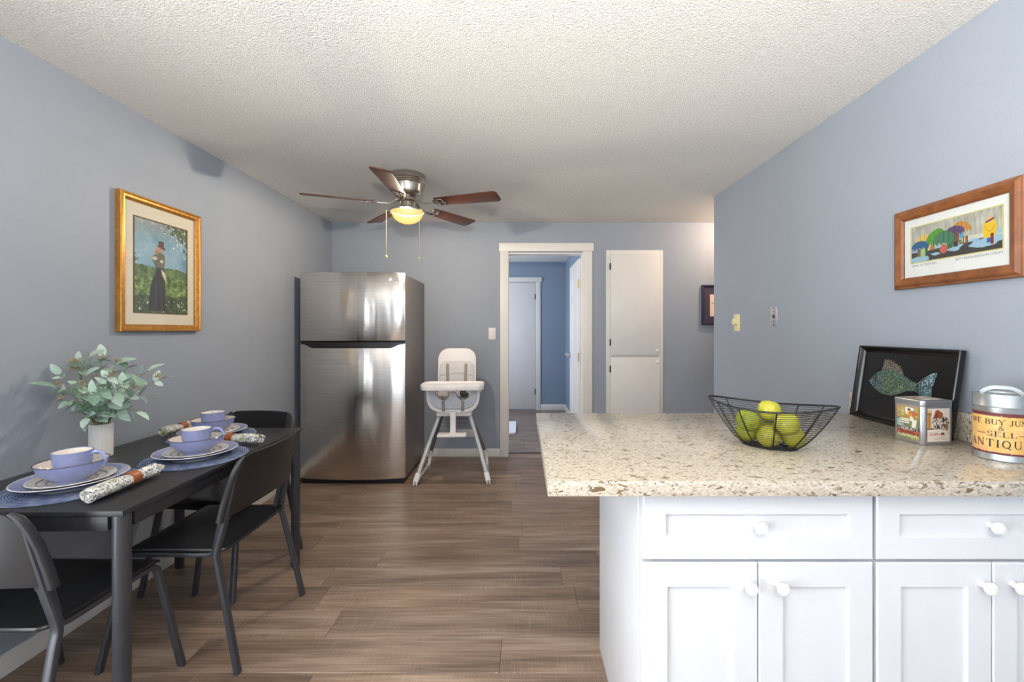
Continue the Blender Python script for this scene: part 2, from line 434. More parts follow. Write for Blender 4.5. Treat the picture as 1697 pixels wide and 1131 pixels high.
def pad(bm, outline, ztop, thick, rings=6):   # a thin cushion/board with a rounded outline and a shaped top
    cx = sum(p[0] for p in outline) / len(outline); cy = sum(p[1] for p in outline) / len(outline)
    def lay(dz, inset):
        L = []
        for k in range(rings, 0, -1):
            f = k / rings * (1 - (inset if k == rings else 0))
            L.append([bm.verts.new((cx + (x - cx) * f, cy + (y - cy) * f, ztop(cx + (x - cx) * f, cy + (y - cy) * f) + dz)) for x, y in outline])
        L.append(bm.verts.new((cx, cy, ztop(cx, cy) + dz))); return L
    n = len(outline)
    T = lay(0, 0.012); B = lay(-thick, 0.012)
    mid = [bm.verts.new((x, y, ztop(x, y) - thick / 2)) for x, y in outline]
    def fill(L, flip):
        for a, b in zip(L[:-2], L[1:-1]):
            for i in range(n):
                j = (i + 1) % n; f = (a[i], a[j], b[j], b[i]); bm.faces.new(f[::-1] if flip else f)
        for i in range(n):
            f = (L[-2][i], L[-2][(i + 1) % n], L[-1]); bm.faces.new(f[::-1] if flip else f)
    fill(T, False); fill(B, True)
    for i in range(n):
        j = (i + 1) % n
        bm.faces.new((mid[i], mid[j], T[0][j], T[0][i])); bm.faces.new((B[0][i], B[0][j], mid[j], mid[i]))
    return bm
def mesh_of(bm, name, mat, ang=35):
    bmesh.ops.recalc_face_normals(bm, faces=bm.faces[:])
    for f in bm.faces: f.smooth = True
    lim = R(ang)
    for e in bm.edges:
        e.smooth = not (len(e.link_faces) == 2 and e.calc_face_angle(0) > lim)
    me = bpy.data.meshes.new(name); bm.to_mesh(me); bm.free()
    if mat is not None: me.materials.append(mat)
    return me
def obj(name, bm, mat, parent=None, loc=None, rot=None, ang=35, label=None):
    me = mesh_of(bm, name, mat, ang) if isinstance(bm, bmesh.types.BMesh) else bm
    o = bpy.data.objects.new(name, me); COL.objects.link(o)
    if parent is not None: o.parent = parent
    if loc is not None: o.location = loc
    if rot is not None: o.rotation_euler = rot
    if label: o['label'] = label
    return o
def tag(o, label, cat, group=None):
    o['label'] = label; o['category'] = cat
    if group: o['group'] = group
    return o
def thing(name, label, cat, loc=(0, 0, 0), rz=0.0, group=None, rot=None):
    o = bpy.data.objects.new(name, None); COL.objects.link(o); o.empty_display_size = 0.05
    o.location = loc; o.rotation_euler = rot if rot else (0, 0, rz)
    return tag(o, label, cat, group)
def struct(name, bm, mat, label=None, ang=35):
    o = obj(name, bm, mat, ang=ang); o['kind'] = 'structure'
    if label: o['label'] = label
    return o
def copy_tree(o, parent=None):
    c = o.copy(); COL.objects.link(c); c.parent = parent
    for ch in list(o.children): copy_tree(ch, c)
    return c
def print_plane(name, fn, w, h, nx, ny, parent, mat=None, loc=(0, 0, 0), mapf=None):
    """flat print in the local XZ plane facing -Y (or bent by mapf); colour comes from a drawn design fn(u, v)"""
    u, v = np.meshgrid((np.arange(nx)) / (nx - 1), (np.arange(ny)) / (ny - 1))
    col = fn(u, v)
    def f(a, b): return mapf(a, b) if mapf else ((a - .5) * w, 0, (b - .5) * h)
    verts = [f(u[j, i], v[j, i]) for j in range(ny) for i in range(nx)]
    faces = [(j * nx + i, j * nx + i + 1, (j + 1) * nx + i + 1, (j + 1) * nx + i) for j in range(ny - 1) for i in range(nx - 1)]
    me = bpy.data.meshes.new(name); me.from_pydata(verts, [], faces)
    at = me.color_attributes.new('Col', 'FLOAT_COLOR', 'POINT')
    c = col.reshape(-1, 3) / 255.0
    c = np.where(c <= 0.04045, c / 12.92, ((np.clip(c, 0, 1) + 0.055) / 1.055) ** 2.4)
    at.data.foreach_set('color', np.concatenate([c, np.ones((len(c), 1))], 1).astype(np.float32).ravel())
    me.materials.append(mat or M_PRINT)
    for p in me.polygons: p.use_smooth = True
    return obj(name, me, None, parent, loc)
# design drawing helpers (numpy)
_rng = np.random.RandomState(3)
def vnoise(u, v, fx, fy, seed=0, octv=3):
    out = np.zeros_like(u); amp = 1; tot = 0
    for o in range(octv):
        g = np.random.RandomState(seed + o * 17).rand(64, 64)
        x = u * fx * 2 ** o; y = v * fy * 2 ** o
        xi = np.floor(x).astype(int); yi = np.floor(y).astype(int); fx_ = x - xi; fy_ = y - yi
        fx_ = fx_ * fx_ * (3 - 2 * fx_); fy_ = fy_ * fy_ * (3 - 2 * fy_)
        a = g[yi % 64, xi % 64]; b = g[yi % 64, (xi + 1) % 64]; c = g[(yi + 1) % 64, xi % 64]; d = g[(yi + 1) % 64, (xi + 1) % 64]
        out += amp * ((a * (1 - fx_) + b * fx_) * (1 - fy_) + (c * (1 - fx_) + d * fx_) * fy_); tot += amp; amp *= .5
    return out / tot
def inpoly(u, v, poly):
    ins = np.zeros(u.shape, bool); n = len(poly); j = n - 1
    for i in range(n):
        xi, yi = poly[i]; xj, yj = poly[j]
        c = ((yi > v) != (yj > v)) & (u < (xj - xi) * (v - yi) / (yj - yi + 1e-12) + xi)
        ins ^= c; j = i
    return ins
def ell(u, v, cx, cy, rx, ry): return ((u - cx) / rx) ** 2 + ((v - cy) / ry) ** 2 < 1
def put(img, m, c, k=1.0): img[m] = img[m] * (1 - k) + np.array(c, float) * k

# ------------------------------------------------------------------ the room
T = 0.12
def boxes(L, bev=0.0):
    bm = new()
    for b in L: box(bm, *b, bev=bev)
    return bm
XH = 3.6                       # hall end
# floor: a sub-floor that carries the planks
floor = struct('floor', boxes([(XL, XR, YR, YW, -0.08, -0.006), (XL, XH, YW, YB + T, -0.08, -0.006)]), M_SUB, 'brown weathered oak plank floor of the dining room')
PW = 0.183
def planks(parent, mat, x0, x1fn, y0, y1, seed, pl=1.22):
    rnd = random.Random(seed); full = {}
    y = y0
    while y < y1 - 0.01:
        x1 = x1fn(y); w_ = min(PW, y1 - y); x = x0 - rnd.uniform(0.05, pl - 0.15)
        while x < x1 - 0.01:
            a, b = max(x, x0), min(x + pl, x1)
            if b - a > 0.02:
                key = (round(b - a, 3), round(w_, 3))
                if key not in full:
                    L, W = b - a - 0.0008, w_ - 0.0008
                    bm = new(); box(bm, -L / 2, L / 2, -W / 2, W / 2, -0.006, 0.0)
                    es = [e for e in bm.edges if all(v.co.z > -1e-5 for v in e.verts)]
                    bmesh.ops.bevel(bm, geom=es, offset=0.0012, segments=1, affect='EDGES')
                    full[key] = mesh_of(bm, 'plank', mat, 20)
                obj('plank', full[key], None, parent, ((a + b) / 2, y + w_ / 2, 0))
            x += pl
        y += PW
planks(floor, M_PLANK, XL, lambda y: XH if y > YW else XR, 1.6446 - 22 * PW, YB + 0.118, 11)
ceiling = struct('ceiling', boxes([(XL - T, XH + T, YR - T, YB + T, H, H + 0.1)]), M_CEIL, 'white popcorn textured ceiling')
DY0, DY1, DZ = -1.30, 0.72, 2.05
struct('wall_left', boxes([(XL - T, XL, YR - T, DY0, 0, H), (XL - T, XL, DY1, YB + T, 0, H), (XL - T, XL, DY0, DY1, DZ, H)]), M_WALL, 'blue grey painted wall beside the dining table')
DX0, DX1, DH = -0.148, 0.627, 2.075
struct('wall_back', boxes([(XL, DX0, YB, YB + T, 0, H), (DX1, XH, YB, YB + T, 0, H), (DX0, DX1, YB, YB + T, DH, H)]), M_WALL, 'blue grey painted wall behind refrigerator and doorway')
struct('wall_right', boxes([(XR, XR + T, YR - T, YW, 0, H), (XR + T, XH, YW - T, YW, 0, H)]), M_WALL, 'blue grey painted wall beside the counter')
struct('wall_hall', boxes([(XH, XH + T, YW - T, YB + T, 0, H)]), M_WALL)
WX0, WX1, WZ0, WZ1 = -0.95, 1.45, 0.6, 2.1
struct('wall_rear', boxes([(XL, WX0, YR - T, YR, 0, H), (WX1, XR, YR - T, YR, 0, H), (WX0, WX1, YR - T, YR, 0, WZ0), (WX0, WX1, YR - T, YR, WZ1, H)]), M_WALL)
# rear wall window added for fill light; patio door in left wall brings daylight
wf = struct('added_window_1', boxes([(WX0, WX1, YR - .09, YR - .03, WZ0, WZ0 + .05), (WX0, WX1, YR - .09, YR - .03, WZ1 - .05, WZ1), (WX0, WX0 + .05, YR - .09, YR - .03, WZ0, WZ1), (WX1 - .05, WX1, YR - .09, YR - .03, WZ0, WZ1), (.22, .28, YR - .09, YR - .03, WZ0, WZ1)]), M_TRIM)
for a, b in ((WX0 + .05, .22), (.28, WX1 - .05)): obj('pane', bx(a, b, YR - .065, YR - .06, WZ0 + .05, WZ1 - .05), M_GLASS, wf)
df = struct('door_1', boxes([(XL - .1, XL - .04, DY0, DY1, DZ - .06, DZ), (XL - .1, XL - .04, DY0, DY1, 0, .06), (XL - .1, XL - .04, DY0, DY0 + .06, 0, DZ), (XL - .1, XL - .04, DY1 - .06, DY1, 0, DZ), (XL - .1, XL - .04, -.33, -.25, 0, DZ)]), M_TRIM)
for a, b in ((DY0 + .06, -.33), (-.25, DY1 - .06)): obj('pane', bx(XL - .075, XL - .07, a, b, .06, DZ - .06), M_GLASS, df)
# baseboards
BH = 0.082
def bboard(name, L): 
    bm = new()
    for b in L: box(bm, *b, bev=0.003)
    return struct(name, bm, M_TRIM)
bboard('baseboard_left', [(XL, XL + .013, DY1 + .07, YB, 0, BH)])
bboard('baseboard_back', [(XL + .013, -0.224, YB - .013, YB, 0, BH), (0.715, 0.85, YB - .013, YB, 0, BH), (1.435, XH, YB - .013, YB, 0, BH)])
bboard('baseboard_right', [(XR - .013, XR, 2.1, YW, 0, BH)])
# doorway casing
bm = new()
box(bm, -0.221, -0.138, YB - .018, YB, 0, 2.086, .002); box(bm, 0.617, 0.7125, YB - .018, YB, 0, 2.086, .002)
box(bm, -0.233, 0.728, YB - .026, YB, 2.086, 2.170, .003)
box(bm, DX0, DX0 + .012, YB, YB + T, 0, DH); box(bm, DX1 - .012, DX1, YB, YB + T, 0, DH); box(bm, DX0 + .012, DX1 - .012, YB, YB + T, DH - .012, DH)
struct('trim_1', bm, M_TRIM, 'white door casing with wide flat head board')
struct('trim_2', bx(DX0 + .012, DX1 - .012, YB + .108, YB + .135, 0, .006, bev=.002), M_DARKMET, 'dark threshold strip in the doorway')
# bathroom beyond the doorway
BX0, BX1, BY0, BY1 = -1.6, 0.70, YB + T, 7.05
floor2 = struct('floor_bathroom', boxes([(BX0, BX1, BY0, BY1, -0.08, -0.006)]), M_SUB, 'grey plank floor of the bathroom beyond the doorway')
planks(floor2, M_PLANK2, BX0, lambda y: BX1, BY0 + .015, BY1, 5)
struct('ceiling_bathroom', boxes([(BX0 - T, BX1 + T, BY0, BY1 + T, H, H + 0.1)]), M_CEIL)
struct('wall_bathroom_far', boxes([(BX0, BX1, BY1, BY1 + T, 0, H)]), M_BATHWALL, 'blue bathroom wall seen through the doorway')
struct('wall_bathroom_right', boxes([(BX1, BX1 + T, BY0, BY1 + T, 0, H)]), M_BATHWALL)
struct('wall_bathroom_left', boxes([(BX0 - T, BX0, BY0, 5.15, 0, H), (BX0 - T, BX0, 6.25, BY1 + T, 0, H), (BX0 - T, BX0, 5.15, 6.25, 0, .95), (BX0 - T, BX0, 5.15, 6.25, 2.05, H)]), M_BATHWALL)
struct('baseboard_bathroom', boxes([(0.30, BX1, BY1 - .013, BY1, 0, .09), (BX1 - .013, BX1, BY0, BY1 - .013, 0, .09)], .002), M_TRIM)
bm = new(); box(bm, 0.222, 0.298, BY1 - .018, BY1, 0, 2.06, .002); box(bm, -0.75, 0.318, BY1 - .026, BY1, 2.06, 2.138, .003); box(bm, -0.70, -0.625, BY1 - .018, BY1, 0, 2.06, .002)
struct('trim_3', bm, M_TRIM, 'white casing around the bathroom closet door')
d3 = struct('door_3', bx(-0.62, 0.218, BY1 - .012, BY1, 0.012, 2.052, bev=.002), M_DOORW, 'flat white closet door at the far side of the bathroom')
for z in (.25, 1.78): obj('hinge', bx(0.205, 0.222, BY1 - .02, BY1 - .012, z, z + .09), M_DARKMET, d3)
# open six-panel door
d2 = bpy.data.objects.new('door_2', None); COL.objects.link(d2); d2['kind'] = 'structure'
d2['label'] = 'open white six panel door swung into the bathroom'
d2.location = (0.612, YB + T + .004, 0.008); d2.rotation_euler = (0, 0, R(91.0))
W2, H2 = 0.745, 2.03
obj('leaf', bx(0, W2, -.0175, .0175, 0, H2, bev=.002), M_DOORW, d2)
for cx in (.21, .535):
    for z0, z1 in ((.2, .82), (.94, 1.56), (1.66, 1.88)):
        for sgn in (-1, 1):
            y0 = .0175 * sgn
            bm = new()
            o_ = [(cx - .115, z0), (cx + .115, z0), (cx + .115, z1), (cx - .115, z1)]
            i_ = [(cx - .085, z0 + .03), (cx + .085, z0 + .03), (cx + .085, z1 - .03), (cx - .085, z1 - .03)]
            A = [bm.verts.new((x, y0, z)) for x, z in o_]; B = [bm.verts.new((x, y0 + .007 * sgn, z)) for x, z in i_]
            for i in range(4): bm.faces.new((A[i], A[(i + 1) % 4], B[(i + 1) % 4], B[i]))
            bm.faces.new(B); bm.faces.new(A[::-1])
            obj('panel', bm, M_DOORW, d2)
for sgn in (-1, 1):
    bm = new(); lathe(bm, [(.0, 0), (.03, 0), (.03, .006), (.012, .01), (.011, .03), (.024, .038), (.028, .05), (.022, .062), (0, .066)], 20)
    bmesh.ops.transform(bm, matrix=Matrix.Translation((W2 - .065, sgn * .0175, .98)) @ Matrix.Rotation(R(-90 * sgn), 4, 'X'), verts=bm.verts)
    obj('door_knob', bm, M_CHROME, d2, label='chrome door knob')
for z in (.2, .95, 1.72):
    bm = bx(-.004, .03, .0175, .0195, z, z + .09); box(bm, -.008, .004, .0175, .027, z, z + .09); obj('hinge', bm, M_BRASS, d2, label='brass hinge')
# ------------------------------------------------------------------ kitchen peninsula
CZ0, CZ1, CYF, CYB, CXL = 0.860, 0.900, 1.1265, 2.052, 0.066
FY = 1.170            # face of the doors
def granite(name, L, label, cat):
    bm = new()
    for b in L: box(bm, *b, bev=.0025)
    return tag(obj(name, bm, M_STONE), label, cat)
granite('countertop', [(CXL, XR - .001, CYF, CYB, CZ0, CZ1)], 'speckled beige stone countertop on white base cabinets', 'countertop')
granite('backsplash', [(XR - .031, XR - .001, CYF, CYB + .022, CZ1 + .0005, CZ1 + .098)], 'low speckled stone backsplash along the right wall behind black tray', 'backsplash')
def knob(parent, x, y, z):
    bm = new(); lathe(bm, [(0, 0), (.009, 0), (.0075, .006), (.0075, .012), (.013, .016), (.0165, .022), (.0165, .027), (.012, .033), (0, .036)], 20)
    bmesh.ops.transform(bm, matrix=Matrix.Translation((x, y, z)) @ Matrix.Rotation(R(90), 4, 'X'), verts=bm.verts)
    return obj('knob', bm, M_WHPL, parent)
def shaker(name, parent, x0, x1, z0, z1, rail, y=FY, th=.02):
    """a frame-and-panel front: bevelled rails and a recessed panel"""
    bm = new()
    def ring(a, b, c, d, yy): return [bm.verts.new(p) for p in ((a, yy, c), (b, yy, c), (b, yy, d), (a, yy, d))]
    e = .003
    L = [ring(x0, x1, z0, z1, y + th), ring(x0, x1, z0, z1, y + e), ring(x0 + e, x1 - e, z0 + e, z1 - e, y),
         ring(x0 + rail - .002, x1 - rail + .002, z0 + rail - .002, z1 - rail + .002, y), ring(x0 + rail + .002, x1 - rail - .002, z0 + rail + .002, z1 - rail - .002, y + .009)]
    for A, B in zip(L[:-1], L[1:]):
        for i in range(4): bm.faces.new((A[i], A[(i + 1) % 4], B[(i + 1) % 4], B[i]))
    bm.faces.new(L[0][::-1])
    f = obj(name, bm, M_WHITE, parent, ang=20)
    bm = new(); box(bm, x0 + rail + .002, x1 - rail - .002, y + .0085, y + .012, z0 + rail + .002, z1 - rail - .002)
    obj('panel', bm, M_WHITE, f)
    return f
def base_cabinet(x0, x1, label, left_end):
    c = thing('base_cabinet', label, 'cabinet', ((x0 + x1) / 2, FY + .3, 0), group='white base cabinets under the counter')
    ox, oy = -(x0 + x1) / 2, -(FY + .3)
    def sh(o): 
        o.location = (ox, oy, 0) if o.parent == c else o.location
        return o
    bm = boxes([(x0 + .0005, x1 - .0005, FY + .021, FY + .60, .1, CZ0 - .0005), (x0 + .0005, x1 - .0005, FY + .085, FY + .60, 0, .1)])
    sh(obj('body', bm, M_WHITE, c))
    if left_end:
        sh(obj('end_panel', boxes([(x0 - .006, x0, FY + .02, FY + .605, 0, CZ0 - .0005)], .001), M_WHITE, c))
    d = sh(shaker('drawer', c, x0 + .004, x1 - .004, .674, CZ0 - .004, .062)); knob(d, (x0 + x1) / 2, FY + .009, .765)
    xm = (x0 + x1) / 2
    for a, b, kx in ((x0 + .004, xm - .0015, xm - .030), (xm + .0015, x1 - .004, xm + .030 + .022)):
        dd = sh(shaker('door', c, a, b, .105, .666, .066)); knob(dd, kx, FY, .610)
    return c
base_cabinet(0.321, 0.944, 'white shaker base cabinet at the open end of the peninsula', True)
base_cabinet(0.946, 1.572, 'white shaker base cabinet nearest the right wall', False)
# ------------------------------------------------------------------ refrigerator
def fridge():
    X0, X1, D0, Z1 = -1.862, -0.982, 3.62, 1.77
    w2 = (X1 - X0) / 2; cx = (X0 + X1) / 2
    t = thing('refrigerator', 'stainless steel top freezer refrigerator in the corner', 'refrigerator', (cx, D0, 0))
    obj('body', bx(-w2 + .006, w2 - .006, .085, .80, .03, Z1 - .012, bev=.006), M_FRSIDE, t, label='grey painted side of the cabinet')
    obj('base_grille', bx(-w2 + .012, w2 - .012, .06, .12, 0.0, .045, bev=.004), M_GAP, t)
    sag = .050
    def front(x): return sag * (x / w2) ** 2
    N = 28
    def door(name, z0, z1, notch):
        bm = new(); poly = []
        xs = [-w2 + 2 * w2 * i / N for i in range(N + 1)]
        poly = [(x, front(x)) for x in xs]
        poly[0] = (-w2, front(w2) + .006); poly[-1] = (w2, front(w2) + .006)
        poly += [(w2, .078), (-w2, .078)]
        prism(bm, poly, z0, z1, bev=.005)
        return obj(name, bm, M_STEEL, t, ang=25)
    dt = door('freezer_door', 1.198, Z1, False)
    dl = door('fridge_door', .045, 1.176, True)
    # handle recess between the doors: a black bar whose lower edge is a shallow trapezoid
    obj('door_gasket', bx(-w2 + .008, w2 - .008, .058, .082, 1.170, 1.202), M_GAP, t)
    bm = new(); n = 40; A = []; B = []; Cc = []; Dd = []
    for i in range(n + 1):
        u = -1 + 2 * i / n; x = u * (w2 - .012); e = abs(u)
        zl = 1.138 if e < .78 else (1.138 + (e - .78) / .16 * .032 if e < .94 else 1.170)
        y = front(x) - .004
        A.append(bm.verts.new((x, y, zl))); B.append(bm.verts.new((x, y, 1.186)))
        Cc.append(bm.verts.new((x, y + .02, 1.186))); Dd.append(bm.verts.new((x, y + .02, zl)))
    for i in range(n):
        for p, q in ((A, B), (B, Cc), (Cc, Dd), (Dd, A)): bm.faces.new((p[i], p[i + 1], q[i + 1], q[i]))
    bm.faces.new((A[0], B[0], Cc[0], Dd[0])); bm.faces.new((A[n], Dd[n], Cc[n], B[n]))
    obj('handle', bm, M_BLKPL, dl, label='black pocket handle strip')
    # small oval emblem with two letters at the top right corner
    x = .335
    bm = new(); lathe(bm, [(0, 0), (.017, 0), (.017, .0012), (0, .0016)], 24)
    bmesh.ops.transform(bm, matrix=Matrix.Translation((x - .012, front(x - .012) - .001, 1.715)) @ Matrix.Rotation(R(90), 4, 'X'), verts=bm.verts)
    e = obj('emblem', bm, M_CHROME, dt)
    for i, g in enumerate(('L', 'G')):
        s = [((0, 0), (0, 1)), ((0, 0), (.6, 0))] if g == 'L' else [((.6, .85), (.45, 1)), ((.45, 1), (.1, 1)), ((.1, 1), (0, .8)), ((0, .8), (0, .2)), ((0, .2), (.1, 0)), ((.1, 0), (.6, 0)), ((.6, 0), (.6, .45)), ((.6, .45), (.35, .45))]
        bm = new()
        for (a, b), (c_, d_) in s:
            k = .024; px, pz = x + .018 + i * .024, 1.703
            tube(bm, [(px + a * k, front(px) - .001, pz + b * k), (px + c_ * k, front(px) - .001, pz + d_ * k)], .0016, 5)
        obj('letter', bm, M_CHROME, e)
    for s in (-1, 1):
        obj('hinge_cover', bx(s * (w2 - .075) - .045, s * (w2 - .075) + .045, .05, .13, Z1 - .0125, Z1 + .004, bev=.004), M_FRSIDE, t) if s < 0 else None
    return t
fridge()

# ------------------------------------------------------------------ built-in cupboard in the back wall
def cupboard():
    x0, x1, z1 = 0.854, 1.431, 2.100
    t = thing('built_in_cupboard', 'tall white built in cupboard with two stacked doors', 'cupboard', ((x0 + x1) / 2, YB, 0))
    h = (x1 - x0) / 2
    bm = new()
    for b in ((-h, -h + .05, 0, z1), (h - .042, h, 0, z1)): box(bm, b[0], b[1], -.014, 0, b[2], b[3], .0015)
    box(bm, -h + .05, h - .042, -.0138, 0, z1 - .052, z1, .0015); box(bm, -h + .05, h - .042, -.0138, 0, 0, .12, .0015); box(bm, -h + .05, h - .042, -.006, 0, .12, z1 - .052)
    obj('frame', bm, M_TRIM, t)
    zs = 1.020
    for nm, a, b, kz, hz in (('door', zs + .012, z1 - .040, zs + .060, (1.13, 1.90)), ('door', .11, zs - .006, zs - .058, (.22, .86))):
        d = obj(nm, bx(-h + .044, h - .036, -.032, -.0142, a, b, bev=.004), M_DOORW, t)
        k = knob(d, h - .068, -.032, kz); k.scale = (1, 1, 1)
        for z in hz: obj('hinge', bx(-h + .034, -h + .046, -.036, -.014, z, z + .065, bev=.002), M_DARKMET, d)
cupboard()

# ------------------------------------------------------------------ wall plates
def plate(name, label, cat, loc, rz, w_, h_, mat):
    t = thing(name, label, cat, loc, rz)          # local: plate in XZ facing -Y
    obj('cover_plate', bx(-w_ / 2, w_ / 2, -.006, 0, -h_ / 2, h_ / 2, bev=.002), mat, t); return t
t = plate('light_switch', 'white rocker light switch beside the doorway', 'switch', (-.303, YB, 1.252), 0, .072, .118, M_WHPL)
obj('rocker_frame', bx(-.02, .02, -.0075, -.0058, -.036, .036, bev=.0015), M_TRIM, t)
obj('rocker', bx(-.014, .014, -.0125, -.006, -.03, .03, bev=.003), M_WHPL, t)
t = plate('wall_outlet', 'white wall outlet low behind the high chair', 'outlet', (-.555, YB, .240), 0, .215, .075, M_WHPL)
for x in (-.06, 0.0, .06): obj('socket', bx(x - .02, x + .02, -.0085, -.0058, -.017, .017, bev=.002), M_TRIM, t)
obj('plug', bx(-.072, -.048, -.03, -.006, -.012, .012, bev=.004), M_GAP, t)
t = plate('wall_outlet', 'small white outlet on the bathroom side wall', 'outlet', (BX1, 6.2, .39), R(-90), .072, .118, M_WHPL)
for z in (-.025, .025): obj('socket', bx(-.015, .015, -.0085, -.0058, z - .014, z + .014, bev=.002), M_TRIM, t)
t = plate('dimmer_switch', 'ivory dimmer plate with round dial on right wall', 'switch', (XR, 3.21, 1.342), R(-90), .085, .124, M_IVORY)
bm = new(); lathe(bm, [(0, 0), (.028, 0), (.026, .02), (.022, .023), (0, .023)], 28)
bmesh.ops.transform(bm, matrix=Matrix.Translation((-.004, -.006, .008)) @ Matrix.Rotation(R(90), 4, 'X'), verts=bm.verts); obj('dial', bm, M_IVORY, t)
t = plate('phone_jack_plate', 'silver wall plate with a square phone jack', 'wall plate', (XR, 2.737, 1.373), R(-90), .072, .120, M_PLATE)
obj('jack', bx(-.009, .009, -.0085, -.0058, -.010, .012, bev=.001), M_DARKMET, t)
for z in (-.052, -.030, .032, .053):
    bm = new(); lathe(bm, [(0, 0), (.0042 if abs(z) > .05 else .0028, 0), (.003, .002), (0, .0022)], 12)
    bmesh.ops.transform(bm, matrix=Matrix.Translation((0, -.006, z)) @ Matrix.Rotation(R(90), 4, 'X'), verts=bm.verts); obj('screw', bm, M_DARKMET, t)

# ------------------------------------------------------------------ framed pictures (local: XZ plane, facing -Y, back at y = 0)
def frame_mesh(w_, h_, prof):
    """prof: (inset from outer edge, y) points, from the wall over the face to the rebate"""
    bm = new(); rings = []
    for ins, y in prof:
        a, b = w_ / 2 - ins, h_ / 2 - ins
        rings.append([bm.verts.new(p) for p in ((-a, y, -b), (a, y, -b), (a, y, b), (-a, y, b))])
    for A, B in zip(rings, rings[1:] + rings[:1]):
        for i in range(4): bm.faces.new((A[i], A[(i + 1) % 4], B[(i + 1) % 4], B[i]))
    return bm
def lady(u, v):
    img = np.zeros(u.shape + (3,))
    n1 = vnoise(u, v, 4, 5, 1); n2 = vnoise(u, v, 16, 22, 5); n3 = vnoise(u, v, 34, 46, 9, 2)
    sky = np.array([118, 150, 168]) + (n1[..., None] - .5) * np.array([70, 50, 40]); img[:] = sky
    k = np.clip((v - .78) / .2, 0, 1)[..., None]; img = img * (1 - k * .55) + np.array([150, 134, 120]) * k * .55
    gr = np.array([100, 120, 70]) + (n2[..., None] - .5) * np.array([110, 110, 80]) + (n3[..., None] - .5) * np.array([70, 80, 60])
    hor = .47 + .06 * n1
    m = v < hor; img[m] = gr[m]
    m = (v < hor) & (v > hor - .12); img[m] = img[m] * .55 + np.array([66, 88, 66]) * .45
    m = (v < .16 + .06 * n1); img[m] = img[m] * .4 + np.array([40, 54, 46]) * .6
    tree = np.clip((u - .45) * 1.6, 0, 1) * np.clip((v - .55) * 3, 0, 1) + np.clip((v - .86) * 5, 0, 1) * .5 + np.clip((.14 - u) * 5, 0, 1) * np.clip(1 - abs(v - .58) * 6, 0, 1)
    m = (n2 * .6 + n3 * .5) < tree * .98; put(img, m, (58, 72, 46), .85); put(img, m & (n3 > .56), (104, 112, 78), .8)
    fl = (vnoise(u, v, 46, 62, 21, 1) > .86) & ((tree > .25) | (v < .14)); put(img, fl, (222, 216, 204), .9)
    sk = [(.40, .50), (.36, .42), (.29, .32), (.25, .14), (.24, .02), (.58, .02), (.56, .16), (.555, .34), (.535, .50)]
    put(img, inpoly(u, v, sk), (38, 36, 44)); put(img, inpoly(u, v, [(.36, .30), (.34, .03), (.39, .03), (.41, .34)]), (60, 62, 76), .7); put(img, inpoly(u, v, [(.47, .36), (.46, .03), (.50, .03), (.505, .36)]), (56, 52, 60), .6)
    put(img, inpoly(u, v, [(.38, .50), (.31, .58), (.32, .62), (.40, .66), (.46, .675), (.54, .66), (.555, .60), (.54, .5)]), (92, 92, 78))
    put(img, inpoly(u, v, [(.48, .49), (.55, .45), (.58, .38), (.55, .37), (.50, .42)]), (196, 182, 158))
    put(img, ell(u, v, .36, .60, .045, .02), (190, 176, 156)); put(img, ell(u, v, .49, .575, .03, .016), (202, 190, 172))
    put(img, ell(u, v, .45, .705, .05, .033), (166, 120, 96)); put(img, ell(u, v, .395, .672, .035, .026), (150, 108, 86))
    put(img, inpoly(u, v, [(.40, .735), (.555, .705), (.56, .73), (.53, .745), (.535, .80), (.43, .80), (.425, .75)]), (78, 48, 44))
    return np.clip((img + (n3[..., None] - .5) * 16) * 1.15, 0, 255)
pw, ph = .52, .68
t = thing('framed_painting', 'gilt framed painting of a lady in black on left wall', 'picture', (XL, 2.338, 1.622), R(90))
obj('frame', frame_mesh(pw, ph, [(0, -.001), (0, -.026), (.003, -.032), (.010, -.034), (.014, -.029), (.024, -.029), (.030, -.024), (.035, -.018), (.035, -.001)]), M_GOLD, t, ang=25)
obj('mat_board', bx(-pw / 2 + .033, pw / 2 - .033, -.012, -.002, -ph / 2 + .033, ph / 2 - .033), M_MATB, t)
obj('inner_fillet', frame_mesh(.349, .486, [(0, -.012), (0, -.0145), (.006, -.0145), (.006, -.012)]), M_GOLDD, t, loc=(0, 0, -.004))
print_plane('painting', lady, .338, .475, 120, 168, t, loc=(0, -.0128, -.004))
obj('glass', bx(-pw / 2 + .033, pw / 2 - .033, -.0175, -.0165, -ph / 2 + .033, ph / 2 - .033), M_GLASS, t)

